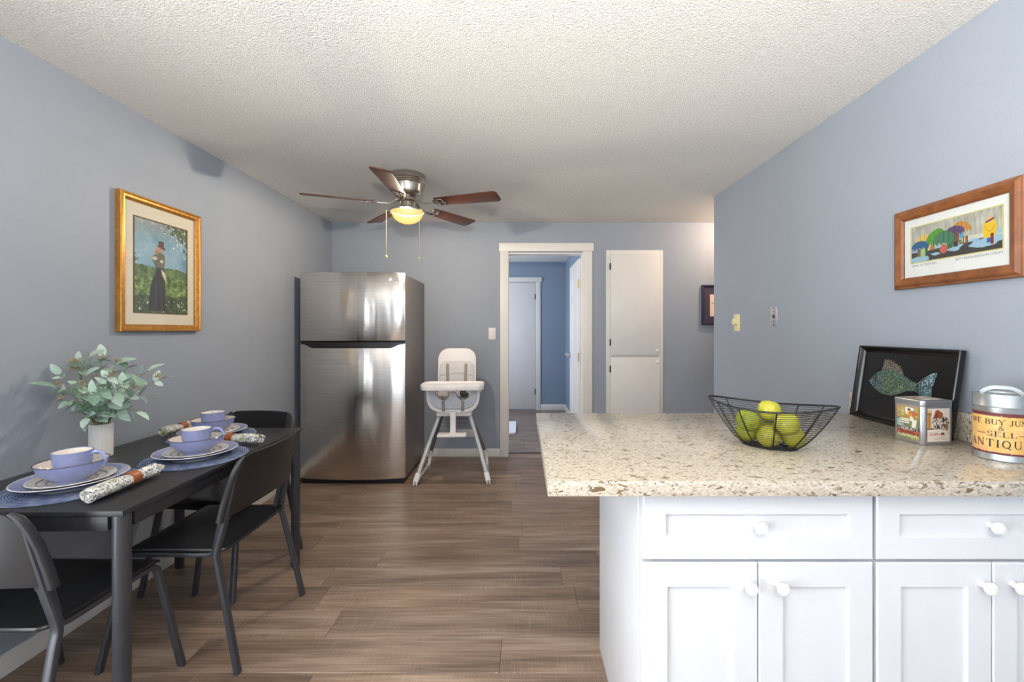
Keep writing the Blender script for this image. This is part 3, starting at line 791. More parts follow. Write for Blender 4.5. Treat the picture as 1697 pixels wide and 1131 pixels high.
def rainy(u, v):
    img = np.zeros(u.shape + (3,)); n1 = vnoise(u, v, 70, 5, 2, 2); n2 = vnoise(u, v, 6, 4, 4)
    img[:] = np.array([176, 174, 162]) + (n1[..., None] - .5) * 50 + (n2[..., None] - .5) * 30
    m = (v < .33 + .03 * np.sin(u * 9)); img[m] = (64, 58, 56)
    put(img, (v >= .33) & (v < .44) & (u > .55), (206, 200, 188))
    gr = v < .36
    for cx, cy, rx, ry in ((.06, .30, .06, .03), (.10, .07, .13, .085), (.30, .15, .05, .04), (.34, .32, .09, .035), (.52, .20, .07, .07), (.56, .27, .06, .04), (.50, .33, .04, .03), (.72, .32, .06, .035), (.82, .20, .14, .10), (.92, .26, .12, .09), (.97, .42, .04, .06)):
        put(img, ell(u, v, cx + .012 * np.sin(v * 60), cy, rx, ry), (150, 184, 206))
    def umb(cx, cy, rx, ry, c, tilt=0.0, seg=5):
        rx *= 1.12; ry *= .82
        du = u - cx; dv = v - cy - tilt * du
        m = (du / rx) ** 2 + (dv / ry) ** 2 < 1
        m &= dv > -.04 + .03 * np.cos(du / rx * PI * seg)
        put(img, m, c)
        st = m & (np.abs(np.sin(du / rx * 1.35 * seg)) < .16); put(img, st, np.array(c) * .72)
    def body(x0, x1, y0, y1, c): put(img, (u > x0) & (u < x1) & (v > y0) & (v < y1), c)
    umb(.17, .52, .10, .26, (222, 180, 92)); umb(.29, .50, .11, .36, (84, 150, 50), .9)
    body(.08, .115, .16, .34, (136, 92, 52)); body(.12, .18, .13, .40, (160, 186, 136)); body(.18, .215, .2, .40, (48, 92, 56))
    body(.21, .24, .28, .42, (206, 186, 140)); body(.245, .295, .26, .46, (160, 120, 56)); body(.26, .29, .17, .28, (50, 50, 66))
    umb(.11, .40, .10, .22, (44, 92, 140))
    umb(.60, .66, .09, .24, (196, 136, 66), -.5)
    body(.505, .57, .34, .60, (118, 76, 60)); body(.575, .615, .42, .58, (70, 150, 190)); body(.51, .56, .24, .36, (58, 50, 40)); body(.57, .6, .28, .40, (96, 120, 74)); body(.61, .665, .26, .46, (122, 76, 50)); body(.625, .64, .30, .44, (214, 180, 140))
    umb(.52, .60, .10, .22, (96, 72, 110))
    put(img, inpoly(u, v, [(.43, .25), (.50, .22), (.52, .48), (.46, .52)]), (52, 104, 72)); put(img, ell(u, v, .40, .24, .045, .12), (188, 96, 78))
    umb(.40, .42, .115, .36, (70, 122, 90))
    put(img, inpoly(u, v, [(.83, .30), (.81, .55), (.83, .68), (.87, .72), (.93, .70), (.95, .55), (.935, .33)]), (226, 186, 40))
    put(img, ell(u, v, .883, .74, .033, .075), (224, 170, 140)); put(img, (np.abs(v - .715 - (u - .88) * .9) < .022) & (abs(u - .883) < .04), (92, 50, 40))
    body(.885, .915, .14, .40, (130, 44, 40)); body(.85, .885, .19, .30, (62, 88, 160))
    put(img, np.abs(v - .55 + .1 * np.cos((u - .88) * 40)) * (np.abs(u - .88) < .05) * 1.0 + (np.abs(u - .88) >= .05) < .012, (190, 150, 30))
    return np.clip(img, 0, 255)
def text_mesh(body, size, mat, parent, loc, rot=(R(90), 0, 0), name='lettering', align='LEFT', shear=0.0, xs=1.0):
    cu = bpy.data.curves.new('lettering', 'FONT'); cu.body = body; cu.size = size; cu.align_x = align; cu.shear = shear; cu.resolution_u = 3
    tmp = bpy.data.objects.new('tmp', cu); COL.objects.link(tmp)
    bpy.context.view_layer.update()
    me = bpy.data.meshes.new_from_object(tmp.evaluated_get(bpy.context.evaluated_depsgraph_get()))
    bpy.data.objects.remove(tmp); me.materials.clear(); me.materials.append(mat)
    for v in me.vertices: v.co.x *= xs
    o = obj(name, me, None, parent, loc, rot); return o
pw, ph = .476, .320
t = thing('framed_print', 'wood framed print of people under umbrellas on right wall', 'picture', (XR, 1.598, 1.616), R(-90))
obj('frame', frame_mesh(pw, ph, [(0, -.001), (0, -.016), (.003, -.020), (.008, -.020), (.012, -.026), (.018, -.029), (.038, -.022), (.044, -.016), (.044, -.001)]), M_FRWOOD, t, ang=18)
obj('mat_board', bx(-pw / 2 + .042, pw / 2 - .042, -.011, -.002, -ph / 2 + .042, ph / 2 - .042), M_MATW, t)
obj('inner_fillet', frame_mesh(.342, .148, [(0, -.011), (0, -.0125), (.004, -.0125), (.004, -.011)]), simple('pale_gold_fillet', C(214, 204, 140), .5), t, loc=(.004, 0, .012))
print_plane('art_print', rainy, .334, .140, 200, 90, t, loc=(.004, -.0114, .012))
text_mesh('WALL AT THE RAIN', .0115, M_INKG, t, (-.160, -.0114, -.075))
text_mesh('BETH BERNHARDSON LOGAN', .0115, M_INKG, t, (.172, -.0114, -.075), align='RIGHT')
obj('glass', bx(-pw / 2 + .042, pw / 2 - .042, -.0155, -.0145, -ph / 2 + .042, ph / 2 - .042), M_GLASS, t)
t = thing('framed_print', 'navy framed print in the hall, half hidden by right wall', 'picture', (2.005, YB, 1.5425), 0)
obj('frame', frame_mesh(.36, .405, [(0, -.001), (0, -.03), (.004, -.034), (.014, -.034), (.018, -.026), (.018, -.001)]), M_NAVY, t, ang=25)
obj('mat_board', bx(-.164, .164, -.02, -.002, -.186, .186), M_NAVYM, t)
def twig(u, v):
    img = np.zeros(u.shape + (3,)); img[:] = (236, 214, 188)
    put(img, (np.abs(v - .62 + .35 * (u - .1)) < .014) & (u > .06) & (u < .5), (70, 60, 58)); put(img, ell(u, v, .55, .32, .28, .26), (120, 110, 120)); return img
print_plane('art_print', twig, .20, .222, 40, 44, t, loc=(0, -.0208, -.005))

# ------------------------------------------------------------------ ceiling fan
def fan():
    cx, cy = -.812, 3.10
    t = thing('ceiling_fan', 'brushed nickel ceiling fan with five walnut blades and lit bowl', 'ceiling fan', (cx, cy, H))
    obj('motor_housing', lathe(new(), [(0, 0), (.126, 0), (.128, -.004), (.128, -.036), (.122, -.042), (.122, -.050), (.117, -.056), (.117, -.064), (.111, -.070), (.104, -.120), (.097, -.135), (.080, -.150), (.05, -.155), (0, -.155)], 48), M_NICKEL, t)
    obj('rotor', lathe(new(), [(0, -.155), (.062, -.155), (.066, -.165), (.066, -.182), (.05, -.19), (0, -.19)], 32), M_NICKEL, t)
    bm = lathe(new(), [(0, -.19), (.046, -.19), (.046, -.222), (.060, -.228), (.060, -.232), (0, -.232)], 32)
    for i in range(10):
        a = 2 * PI * i / 10; box(bm, -.004, .004, -.0505, -.046, -.222, -.19, mat=Matrix.Rotation(a, 4, 'Z'))
    obj('light_neck', bm, M_NICKEL, t)
    obj('light_fitter', lathe(new(), [(.0, -.230), (.058, -.230), (.098, -.238), (.122, -.246), (.126, -.252), (.124, -.262), (.113, -.262), (.111, -.250), (0, -.246)], 48), M_NICKEL, t)
    obj('black_mask_plate', lathe(new(), [(0, -.2475), (.109, -.2515), (.109, -.2535), (0, -.2495)], 36), M_MATTBLK, t)  # black plate added inside the bowl to hide the bright fitter underside
    bowl = obj('lamp_bowl', lathe(new(), [(.111, -.256), (.110, -.266), (.102, -.288), (.086, -.310), (.062, -.328), (.034, -.338), (0, -.342)], 48, cap=False), M_BOWL, t, label='glowing amber glass lamp bowl')
    ld = bpy.data.lights.new('fan_bulb', 'POINT'); ld.energy = 80; ld.color = (1.0, 0.91, 0.82); ld.shadow_soft_size = .022
    lo = bpy.data.objects.new('fan_bulb', ld); lo.location = (cx, cy, H - .286); COL.objects.link(lo)
    for k in range(5):
        a = R(200 + 72 * k); M = Matrix.Rotation(a, 4, 'Z') @ Matrix.Translation((0, 0, -.205)) @ Matrix.Rotation(R(-12), 4, 'X')
        poly = [(.225, -.050), (.225, .050)]
        for i in range(7): an = R(90 - 90 * i / 6); poly.append((.655 + .03 * math.cos(an), .035 + .032 * math.sin(an)))
        for i in range(7): an = R(-90 * i / 6); poly.append((.655 + .03 * math.cos(an), -.035 + .032 * math.sin(an)))
        bm = prism(new(), poly, 0, .007, bev=.002); bmesh.ops.transform(bm, matrix=M, verts=bm.verts)
        b = obj('blade', bm, M_BLADE, t)
        bm = new()     # decorative blade iron
        for s in (-1, 1):
            sweep(bm, bez([(.205, 0, -.004), (.225, s * .034, -.004), (.262, s * .040, -.004), (.285, s * .022, -.004), (.268, s * .004, -.004)], 5), rrect(.011, .005, .002), up=Vector((0, 0, 1)))
        sweep(bm, bez([(.205, 0, -.004), (.25, 0, -.005), (.30, 0, -.005)], 4), rrect(.013, .005, .002), up=Vector((0, 0, 1)))
        box(bm, .205, .245, -.03, .03, -.004, 0, .001)
        bmesh.ops.transform(bm, matrix=M, verts=bm.verts)
        sweep(bm, [Matrix.Rotation(a, 4, 'Z') @ p for p in bez([(.060, 0, -.174), (.085, 0, -.178), (.115, 0, -.203), (.16, 0, -.209), (.21, 0, -.208)], 5)], rrect(.016, .007, .002), up=Vector((0, 0, 1)))
        obj('blade_iron', bm, M_NICKEL, b)
    for dx, dz, kn in ((-.132, -.585, .009), (.099, -.600, .006)):
        p = Vector((dx, -.055, -.258))
        bm = tube(new(), [p, (p.x, p.y, dz)], .0012, 6)
        ch = obj('pull_chain', bm, M_CORD, t)
        obj('pull_knob', lathe(new(), [(0, -.012), (kn * .8, -.009), (kn, 0), (kn * .7, .008), (.002, .012), (0, .013)], 14, (p.x, p.y, dz)), M_CORD, ch)
fan()
# uplighter added out of view behind the camera to brighten the ceiling
t = thing('added_uplighter', 'added unseen uplighter behind the camera that brightens the ceiling', 'lamp', (.10, -.50, H))
obj('canopy', lathe(new(), [(0, 0), (.06, 0), (.055, -.02), (0, -.025)], 28), M_NICKEL, t)
for k in range(3):
    an = 2 * PI * k / 3; obj('rod', tube(new(), [(.02 * math.cos(an), .02 * math.sin(an), -.02), (.2 * math.cos(an), .2 * math.sin(an), -.85)], .003, 8), M_NICKEL, t)
obj('bowl_shade', lathe(new(), [(.22, -.845), (.215, -.85), (.17, -.90), (.09, -.93), (0, -.94), (0, -.936), (.088, -.926), (.168, -.896), (.211, -.848), (.216, -.843)], 40, cap=False), M_WHPL, t)
ld = bpy.data.lights.new('added_uplighter_bulb', 'POINT'); ld.energy = 200; ld.color = (1.0, 0.95, 0.885); ld.shadow_soft_size = .06
lo = bpy.data.objects.new('added_uplighter_bulb', ld); lo.location = (.10, -.50, H - .862); COL.objects.link(lo)
# hall ceiling lamp round the corner (warm light on the hall wall)
t = thing('hall_ceiling_lamp', 'round hall ceiling lamp hidden round the corner', 'lamp', (2.22, 4.02, H))
obj('base', lathe(new(), [(0, 0), (.13, 0), (.13, -.02), (0, -.02)], 32), M_NICKEL, t)
obj('shade', lathe(new(), [(.125, -.02), (.12, -.05), (.08, -.08), (0, -.09)], 32, cap=False), M_BOWL, t)
ld = bpy.data.lights.new('hall_bulb', 'POINT'); ld.energy = 62; ld.color = (1.0, 0.78, 0.64); ld.shadow_soft_size = .04
lo = bpy.data.objects.new('hall_bulb', ld); lo.location = (2.22, 4.02, H - .05); COL.objects.link(lo)
# ------------------------------------------------------------------ dining table
TX1, TY0, TL, TW, TZ = -1.188, 1.302, 1.115, .675, .750
TROT = R(1.2)
tb = thing('dining_table', 'black rectangular dining table against the left wall', 'table', (TX1, TY0, 0), TROT)
obj('tabletop', bx(-TW, 0, 0, TL, TZ - .017, TZ, bev=.0015), M_BLK, tb)
for b in ((-TW + .05, -.05, .006, .024), (-TW + .05, -.05, TL - .024, TL - .006), (-TW + .006, -TW + .024, .05, TL - .05), (-.024, -.006, .05, TL - .05)):
    obj('apron', bx(b[0], b[1], b[2], b[3], TZ - .062, TZ - .0172, bev=.001), M_BLK, tb)
for x in (-TW + .0255, -.0255):
    for y in (.0265, TL - .0265):
        obj('leg', lathe(new(), [(0, 0), (.020, 0), (.022, .003), (.0235, TZ - .019), (.0235, TZ - .0172), (0, TZ - .0172)], 28, (x, y, 0)), M_BLKMET, tb)

# ------------------------------------------------------------------ chairs (local: facing +Y)
def chair(label, loc, rz):
    t = thing('dining_chair', label, 'chair', loc, rz, 'black dining chairs at the table')
    # seat
    W, Y0, Y1 = .43, -.195, .225
    o = []
    for cx, cy, a0, r in ((W / 2 - .05, Y1 - .05, 0, .05), (-W / 2 + .05, Y1 - .05, 90, .05), (-W / 2 + .03, Y0 + .03, 180, .03), (W / 2 - .03, Y0 + .03, 270, .03)):
        for i in range(6): a = R(a0 + 18 * i); o.append((cx + r * math.cos(a), cy + r * math.sin(a)))
        if a0 == 0: o += [(W / 2 - .05 - (W - .1) * i / 6, Y1) for i in range(1, 6)]
        if a0 == 90: o += [(-W / 2, Y1 - .05 - (Y1 - Y0 - .08) * i / 6) for i in range(1, 6)]
        if a0 == 180: o += [(-W / 2 + .03 + (W - .06) * i / 6, Y0) for i in range(1, 6)]
        if a0 == 270: o += [(W / 2, Y0 + .03 + (Y1 - Y0 - .08) * i / 6) for i in range(1, 6)]
    def zt(x, y):
        z = .452 - .012 * (1 - (x / .215) ** 2) * max(0, 1 - ((y + .02) / .2) ** 2)
        if y > .15: z -= .028 * ((y - .15) / .075) ** 2
        return z
    obj('seat', pad(new(), o, zt, .012, 8), M_BLKPL, t, ang=50)
    prof = rrect(.018, .026, .004)
    def leg(pts): return sweep(new(), bez(pts, 5), prof, up=Vector((1, 0, 0)))
    for s in (-1, 1):
        # rear leg running on into the back upright
        sx = Vector((1, 0, 0))
        pts = [(s * .243, -.262, 0), (s * .233, -.215, .22), (s * .225, -.178, .385), (s * .223, -.168, .430), (s * .220, -.176, .480), (s * .212, -.194, .565), (s * .196, -.235, .765)]
        obj('leg', leg(pts), M_BLKMET, t)
        pts = [(s * .240, .262, 0), (s * .222, .222, .22), (s * .208, .192, .385), (s * .204, .178, .420), (s * .203, .150, .428), (s * .202, 0, .428), (s * .202, -.120, .428), (s * .203, -.148, .440), (s * .205, -.158, .475), (s * .205, -.178, .570)]
        obj('leg', leg(pts), M_BLKMET, t)
    # backrest with side sleeves
    bm = new(); nu, nv = 20, 10; F_, B_ = [], []
    for j in range(nv + 1):
        fr, br = [], []
        for i in range(nu + 1):
            q = -1 + 2 * i / nu; v = j / nv
            top = .802 - .050 * max(0, (abs(q) - .82) / .18) ** 2 + .004 * (1 - q * q)
            bot = .572 + .012 * (1 - q * q)
            z = bot + (top - bot) * v
            wd = .222 - .022 * (z - .57) / .23
            y = -.196 - .050 * (z - .57) / .23 - .032 * (1 - q * q)
            fr.append(bm.verts.new((q * wd, y + .006, z))); br.append(bm.verts.new((q * wd, y - .006, z)))
        F_.append(fr); B_.append(br)
    for j in range(nv):
        for i in range(nu):
            bm.faces.new((F_[j][i], F_[j][i + 1], F_[j + 1][i + 1], F_[j + 1][i])); bm.faces.new((B_[j][i + 1], B_[j][i], B_[j + 1][i], B_[j + 1][i + 1]))
    for i in range(nu):
        bm.faces.new((F_[nv][i], F_[nv][i + 1], B_[nv][i + 1], B_[nv][i])); bm.faces.new((B_[0][i], B_[0][i + 1], F_[0][i + 1], F_[0][i]))
    for j in range(nv):
        bm.faces.new((F_[j][0], F_[j + 1][0], B_[j + 1][0], B_[j][0])); bm.faces.new((F_[j + 1][nu], F_[j][nu], B_[j][nu], B_[j + 1][nu]))
    back = obj('backrest', bm, M_BLKPL, t, ang=50)
    for s in (-1, 1):
        bm = new()
        pts = [(s * .214, -.184, .560), (s * .211, -.196, .62), (s * .205, -.212, .69), (s * .199, -.229, .745), (s * .192, -.240, .775), (s * .176, -.248, .793)]
        sweep(bm, pts, rrect(.026, .058, .008, 4), up=Vector((1, 0, 0)), scales=[1, .98, .92, .83, .72, .48])
        obj('sleeve', bm, M_SLEEVE, back)
        for z in (.60, .66):
            b2 = lathe(new(), [(0, 0), (.004, 0), (.003, .0015), (0, .002)], 10)
            bmesh.ops.transform(b2, matrix=Matrix.Translation((s * (.2265 - .02 * (z - .56) / .23), -.19 - .05 * (z - .57) / .23, z)) @ Matrix.Rotation(R(90 * s), 4, 'Y'), verts=b2.verts)
            obj('screw', b2, M_BLKMET, back)
    return t
chair('black dining chair at the near end of table, seen from behind', (-1.552, 1.425, 0), R(-1))
chair('black dining chair at the long side of table, nearest the room', (-1.328, 1.885, 0), R(90))
chair('black dining chair at the far end of table, facing the camera', (-1.575, 2.345, 0), R(174))

# ------------------------------------------------------------------ place settings
def setting(x, y, which, handle):
    z = TZ + .0004
    n = 64
    prof = [(0, 0), (.186, 0), (.190, .0015), (.189, .003)]
    for k in range(18): r = .187 - k * .0102; prof += [(r, .0036), (r - .005, .0030)]
    prof.append((0, .0032))
    bm = lathe(new(), prof, n)
    for v in bm.verts:
        rr = math.hypot(v.co.x, v.co.y)
        if rr > .15:
            a = math.atan2(v.co.y, v.co.x); v.co.x *= 1 + .008 * math.sin(5 * a + y * 9); v.co.y *= 1 + .008 * math.sin(3 * a + x * 7)
    tag(obj('placemat', bm, M_PMAT, loc=(x, y, z)), 'round woven blue placemat under the place setting ' + which, 'placemat', 'round blue placemats')
    z += .0042
    bm = lathe(new(), [(0, .002), (.082, .002), (.084, 0), (.089, 0), (.092, .004), (.108, .014), (.147, .027), (.1490, .0288), (.147, .0302), (.108, .0185), (.097, .0105), (.090, .0080), (0, .0075)], 64)
    tag(obj('dinner_plate', bm, M_DPLATE, loc=(x, y, z)), 'large blue rimmed dinner plate in the place setting ' + which, 'plate', 'blue dinner plates')
    z2 = z + .0215
    bm = lathe(new(), [(0, .002), (.058, .002), (.060, 0), (.064, 0), (.067, .003), (.086, .008), (.112, .0165), (.1135, .018), (.112, .0195), (.086, .012), (.070, .0075), (0, .0068)], 64)
    tag(obj('salad_plate', bm, M_SPLATE, loc=(x, y, z2 - .0115)), 'white ringed salad plate under the bowl ' + which, 'plate', 'white ringed salad plates')
    z3 = z2 - .0115 + .0072
    t = thing('bowl', 'shallow periwinkle blue bowl holding a cup ' + which, 'bowl', (x, y, z3), group='blue bowls')
    obj('outside', lathe(new(), [(0, .004), (.040, .003), (.041, 0), (.045, 0), (.047, .006), (.064, .016), (.080, .031), (.090, .049), (.0955, .0645), (.094, .0645)], 56, cap=False), M_BLUEC, t)
    obj('inside', lathe(new(), [(.094, .0644), (.088, .049), (.078, .033), (.060, .0185), (.040, .0120), (0, .0112)], 56, cap=False), M_CREAM, t)
    obj('rim', lathe(new(), [(.0955, .0640), (.0965, .0652), (.0950, .0666), (.0932, .0656), (.0935, .0640)], 56, cap=False), M_BRIM, t)
    z4 = z3 + .0116
    t = thing('tea_cup', 'wide periwinkle blue tea cup with cream inside ' + which, 'cup', (x, y, z4), R(handle), group='blue cups')
    obj('body', lathe(new(), [(0, .004), (.024, .003), (.026, 0), (.031, 0), (.036, .006), (.046, .024), (.051, .052), (.0530, .087), (.0515, .0885)], 48, cap=False), M_BLUEC, t)
    obj('inside', lathe(new(), [(.0517, .0884), (.0500, .082), (.048, .052), (.043, .026), (.033, .010), (0, .006)], 48, cap=False), M_CREAM, t)
    obj('rim', lathe(new(), [(.0531, .0860), (.0539, .0878), (.0530, .0893), (.0513, .0893), (.0509, .0878), (.0517, .0865)], 48, cap=False), M_BLUEC, t)
    pts = bez([(.051, 0, .074), (.068, 0, .083), (.087, 0, .076), (.095, 0, .053), (.085, 0, .031), (.066, 0, .022), (.046, 0, .029)], 6)
    obj('handle', sweep(new(), pts, rrect(.011, .007, .003, 4), up=Vector((0, 1, 0))), M_BLUEC, t)
setting(-1.553, 1.512, 'at the near end of the table', 12)
setting(-1.378, 1.852, 'in the middle, before the side chair', 25)
setting(-1.572, 2.228, 'at the far end of the table', 130)
def napkin(x, y, rz, label, ringpos=.02, L=.26, fan_=1):
    t = thing('rolled_napkin', label, 'napkin', (x, y, TZ + .0046), rz, 'rolled floral napkins')   # local: along Y
    bm = new(); n = 26; rings = []
    m = 22
    for k in range(m + 1):
        v = k / m; yy = (v - .5) * L
        pin = math.exp(-((yy - ringpos) / .045) ** 2)
        rad = .0235 - .0055 * pin + .003 * max(0, v - .75)
        ring = []
        for i in range(n):
            a = 2 * PI * i / n
            rr = rad * (1 + .05 * math.sin(3 * a + v * 5) + .03 * math.sin(7 * a - v * 3))
            ring.append(bm.verts.new((rr * math.cos(a) * 1.12, yy + (.010 * math.sin(a * 2 + 1) + .006 * math.sin(5 * a)) * (v > .9), .0225 + rr * math.sin(a) * .93)))
        rings.append(ring)
    for A, B in zip(rings[:-1], rings[1:]):
        for i in range(n): bm.faces.new((A[i], A[(i + 1) % n], B[(i + 1) % n], B[i]))
    # spiral folds at both ends
    for R0, sg in ((rings[0], -1), (rings[-1], 1)):
        c = sum((v.co for v in R0), Vector()) / n; prev = R0
        for q, off in ((.82, -.004), (.70, .003), (.55, -.004), (.40, .003), (.22, -.004)):
            cur = [bm.verts.new(c + (v.co - c) * q + Vector((0, sg * off - (v.co.y - c.y) * q, 0))) for v in R0]
            for i in range(n):
                f = (prev[i], prev[(i + 1) % n], cur[(i + 1) % n], cur[i]); bm.faces.new(f)
            prev = cur
        bm.faces.new(prev)
    low = min(v.co.z for v in bm.verts)
    for v in bm.verts: v.co.z -= low
    obj('cloth', bm, M_NAP, t, ang=60)
    bm = lathe(new(), [(.0205, -.017), (.0225, -.018), (.0235, -.014), (.0235, .014), (.0225, .018), (.0205, .017), (.0200, 0)], 36, cap=False)
    bmesh.ops.transform(bm, matrix=Matrix.Translation((0, ringpos, .0225 - low)) @ Matrix.Rotation(R(90), 4, 'X'), verts=bm.verts)
    obj('napkin_ring', bm, M_RINGW, t, label='reddish brown wooden napkin ring')
napkin(-1.345, 1.480, R(3), 'rolled floral napkin lying at the near corner of table', .03)
napkin(-1.350, 2.070, R(-96), 'rolled floral napkin behind the middle place setting', -.03, .23)
napkin(-1.802, 2.300, R(-3), 'rolled floral napkin nearest the wall, left of far setting', .02, .20)

# ------------------------------------------------------------------ vase with eucalyptus
VX, VY = -1.793, 1.864
def vase():
    bm = new(); n = 112; prof = [(.0, 0), (.036, 0), (.0385, .002), (.0395, .008), (.0395, .138), (.0380, .141), (.0350, .141), (.0340, .135), (.0330, .012), (0, .010)]
    rings = []
    for r, z in prof:
        if r == 0: rings.append([bm.verts.new((0, 0, z))]); continue
        ring = []
        for i in range(n):
            rr = r
            if r > .039 and .005 < z: rr = r - .0016 * (1 if i % 4 == 0 else (.35 if i % 4 in (1, 3) else 0))
            ring.append(bm.verts.new((rr * math.cos(2 * PI * i / n), rr * math.sin(2 * PI * i / n), z)))
        rings.append(ring)
    for a, b in zip(rings[:-1], rings[1:]):
        for i in range(n):
            j = (i + 1) % n
            if len(a) == 1: bm.faces.new((a[0], b[j], b[i]))
            elif len(b) == 1: bm.faces.new((a[i], a[j], b[0]))
            else: bm.faces.new((a[i], a[j], b[j], b[i]))
    return tag(obj('vase', bm, M_CERAM, loc=(VX, VY, TZ + .0003), ang=20), 'white ribbed ceramic vase on the black table', 'vase')
vase()
def leaf_mesh(L, W, curl, fold):
    bm = new(); n = 7; rows = []
    for i in range(n):
        v = i / (n - 1); wd = W * (math.sin(PI * min(1, v * .93 + .05)) ** .75) * (1 - .25 * v) if 0 < i < n - 1 else .0006
        y = L * v; z = -curl * v * v * L
        rows.append([bm.verts.new((-wd, y, z + fold * wd)), bm.verts.new((0, y, z)), bm.verts.new((wd, y, z + fold * wd))])
    for a, b in zip(rows[:-1], rows[1:]):
        bm.faces.new((a[0], a[1], b[1], b[0])); bm.faces.new((a[1], a[2], b[2], b[1]))
    return mesh_of(bm, 'leaf', M_LEAF, 80)
LEAVES = [leaf_mesh(.066, .0195, .25, .25), leaf_mesh(.058, .0215, .1, .3), leaf_mesh(.072, .018, .4, .2), leaf_mesh(.046, .0165, .2, .3)]
def seed_mesh():
    bm = new(); rnd = random.Random(4)
    for i in range(16):
        d = Vector((rnd.uniform(-1, 1), rnd.uniform(-1, 1), rnd.uniform(-.3, 1))).normalized(); L = rnd.uniform(.012, .026)
        tube(bm, [(0, 0, 0), d * L * .6, d * L * .75, d * L], .0016, 5, scales=[.4, .5, 1.5, .5])
    return mesh_of(bm, 'seed_cluster', M_SEED, 60)
SEED = seed_mesh()
def bouquet():
    rnd = random.Random(21)
    base = Vector((VX, VY, TZ + .0003))
    t = thing('eucalyptus_bunch', 'leafy eucalyptus branches with seed clusters standing in white vase', 'plant', base)
    tips = [(92, 612, 1.76, 0), (84, 640, 1.74, 1), (102, 662, 1.72, 1), (128, 590, 1.82, 1), (142, 574, 1.88, 0), (166, 583, 1.90, 2), (194, 586, 1.93, 1), (216, 596, 1.95, 0), (232, 616, 1.95, 0),
            (252, 606, 1.90, 0), (276, 626, 1.88, 2), (244, 652, 1.96, 0), (232, 680, 1.84, 0), (128, 640, 1.70, 2), (180, 612, 1.78, 2), (196, 646, 1.72, 0), (152, 650, 1.68, 0), (118, 600, 1.86, 2), (170, 640, 1.74, 0), (210, 632, 1.80, 0), (142, 690, 1.76, 0)]
    for (px, py, d, sd) in tips:
        px = 180 + (px - 180) * .90; py = py + 9 if py < 620 else py + 3
        tip = P(px, py, d); tip.x = max(tip.x, XL + .035)
        tip -= base
        a0 = math.atan2(tip.y, tip.x); r0 = .022
        root = Vector((math.cos(a0 + PI) * .015, math.sin(a0 + PI) * .015, .015)); mouth = Vector((math.cos(a0) * r0, math.sin(a0) * r0, .139))
        mid = mouth.lerp(tip, .5) + Vector((0, 0, .035))
        pts = bez([root, mouth, mid, tip], 7)
        st = obj('stem', tube(new(), pts, .0022, 6, scales=[1.0 - .6 * i / (len(pts) - 1) for i in range(len(pts))]), M_STEM, t)
        L = len(pts)
        def put_leaf(p, dirv, k, s):
            q = p + dirv * (.066 * s)
            if (q + base).x < XL + .012 or (p + base).x < XL + .012: return
            up = Vector((rnd.uniform(-.5, .5), rnd.uniform(-1, .1), rnd.uniform(.3, 1))).normalized()
            y = dirv.normalized(); x = y.cross(up).normalized(); z = x.cross(y)
            o = obj('leaf', LEAVES[k], None, st); o.matrix_basis = Matrix.Translation(p) @ Matrix((x, y, z)).transposed().to_4x4() @ Matrix.Scale(s, 4)
        for f in (.50, .66, .80, .92, 1.0):
            p = pts[min(L - 1, int(f * (L - 1)))]; tg = (pts[min(L - 1, int(f * (L - 1)) + 1)] - pts[max(0, int(f * (L - 1)) - 1)]).normalized()
            for s in ((-1, 1) if f < 1 else (0,)):
                if rnd.random() < .17: continue
                side = tg.cross(Vector((rnd.uniform(-.3, .3), -1, rnd.uniform(-.3, .3)))).normalized() * s
                dv = (tg * rnd.uniform(.35, .9) + side * rnd.uniform(.6, 1.0) + Vector((rnd.uniform(-.15, .15), rnd.uniform(-.5, .2), rnd.uniform(-.3, .15)))).normalized() if s else tg
                put_leaf(p, dv, rnd.randrange(4), rnd.uniform(.72, 1.08))
        for q in range(sd):
            f = (.95, .75)[q]; p = pts[int(f * (L - 1))] + Vector((rnd.uniform(-.015, .02), rnd.uniform(-.03, 0), rnd.uniform(0, .02)))
            if (p + base).x < XL + .035: p.x = XL + .035 - base.x
            o = obj('seed_cluster', SEED, None, st); o.location = p; o.rotation_euler = (rnd.uniform(-.6, .6), rnd.uniform(-.6, .6), rnd.uniform(0, 6)); k = rnd.uniform(.8, 1.25); o.scale = (k, k, k)
bouquet()
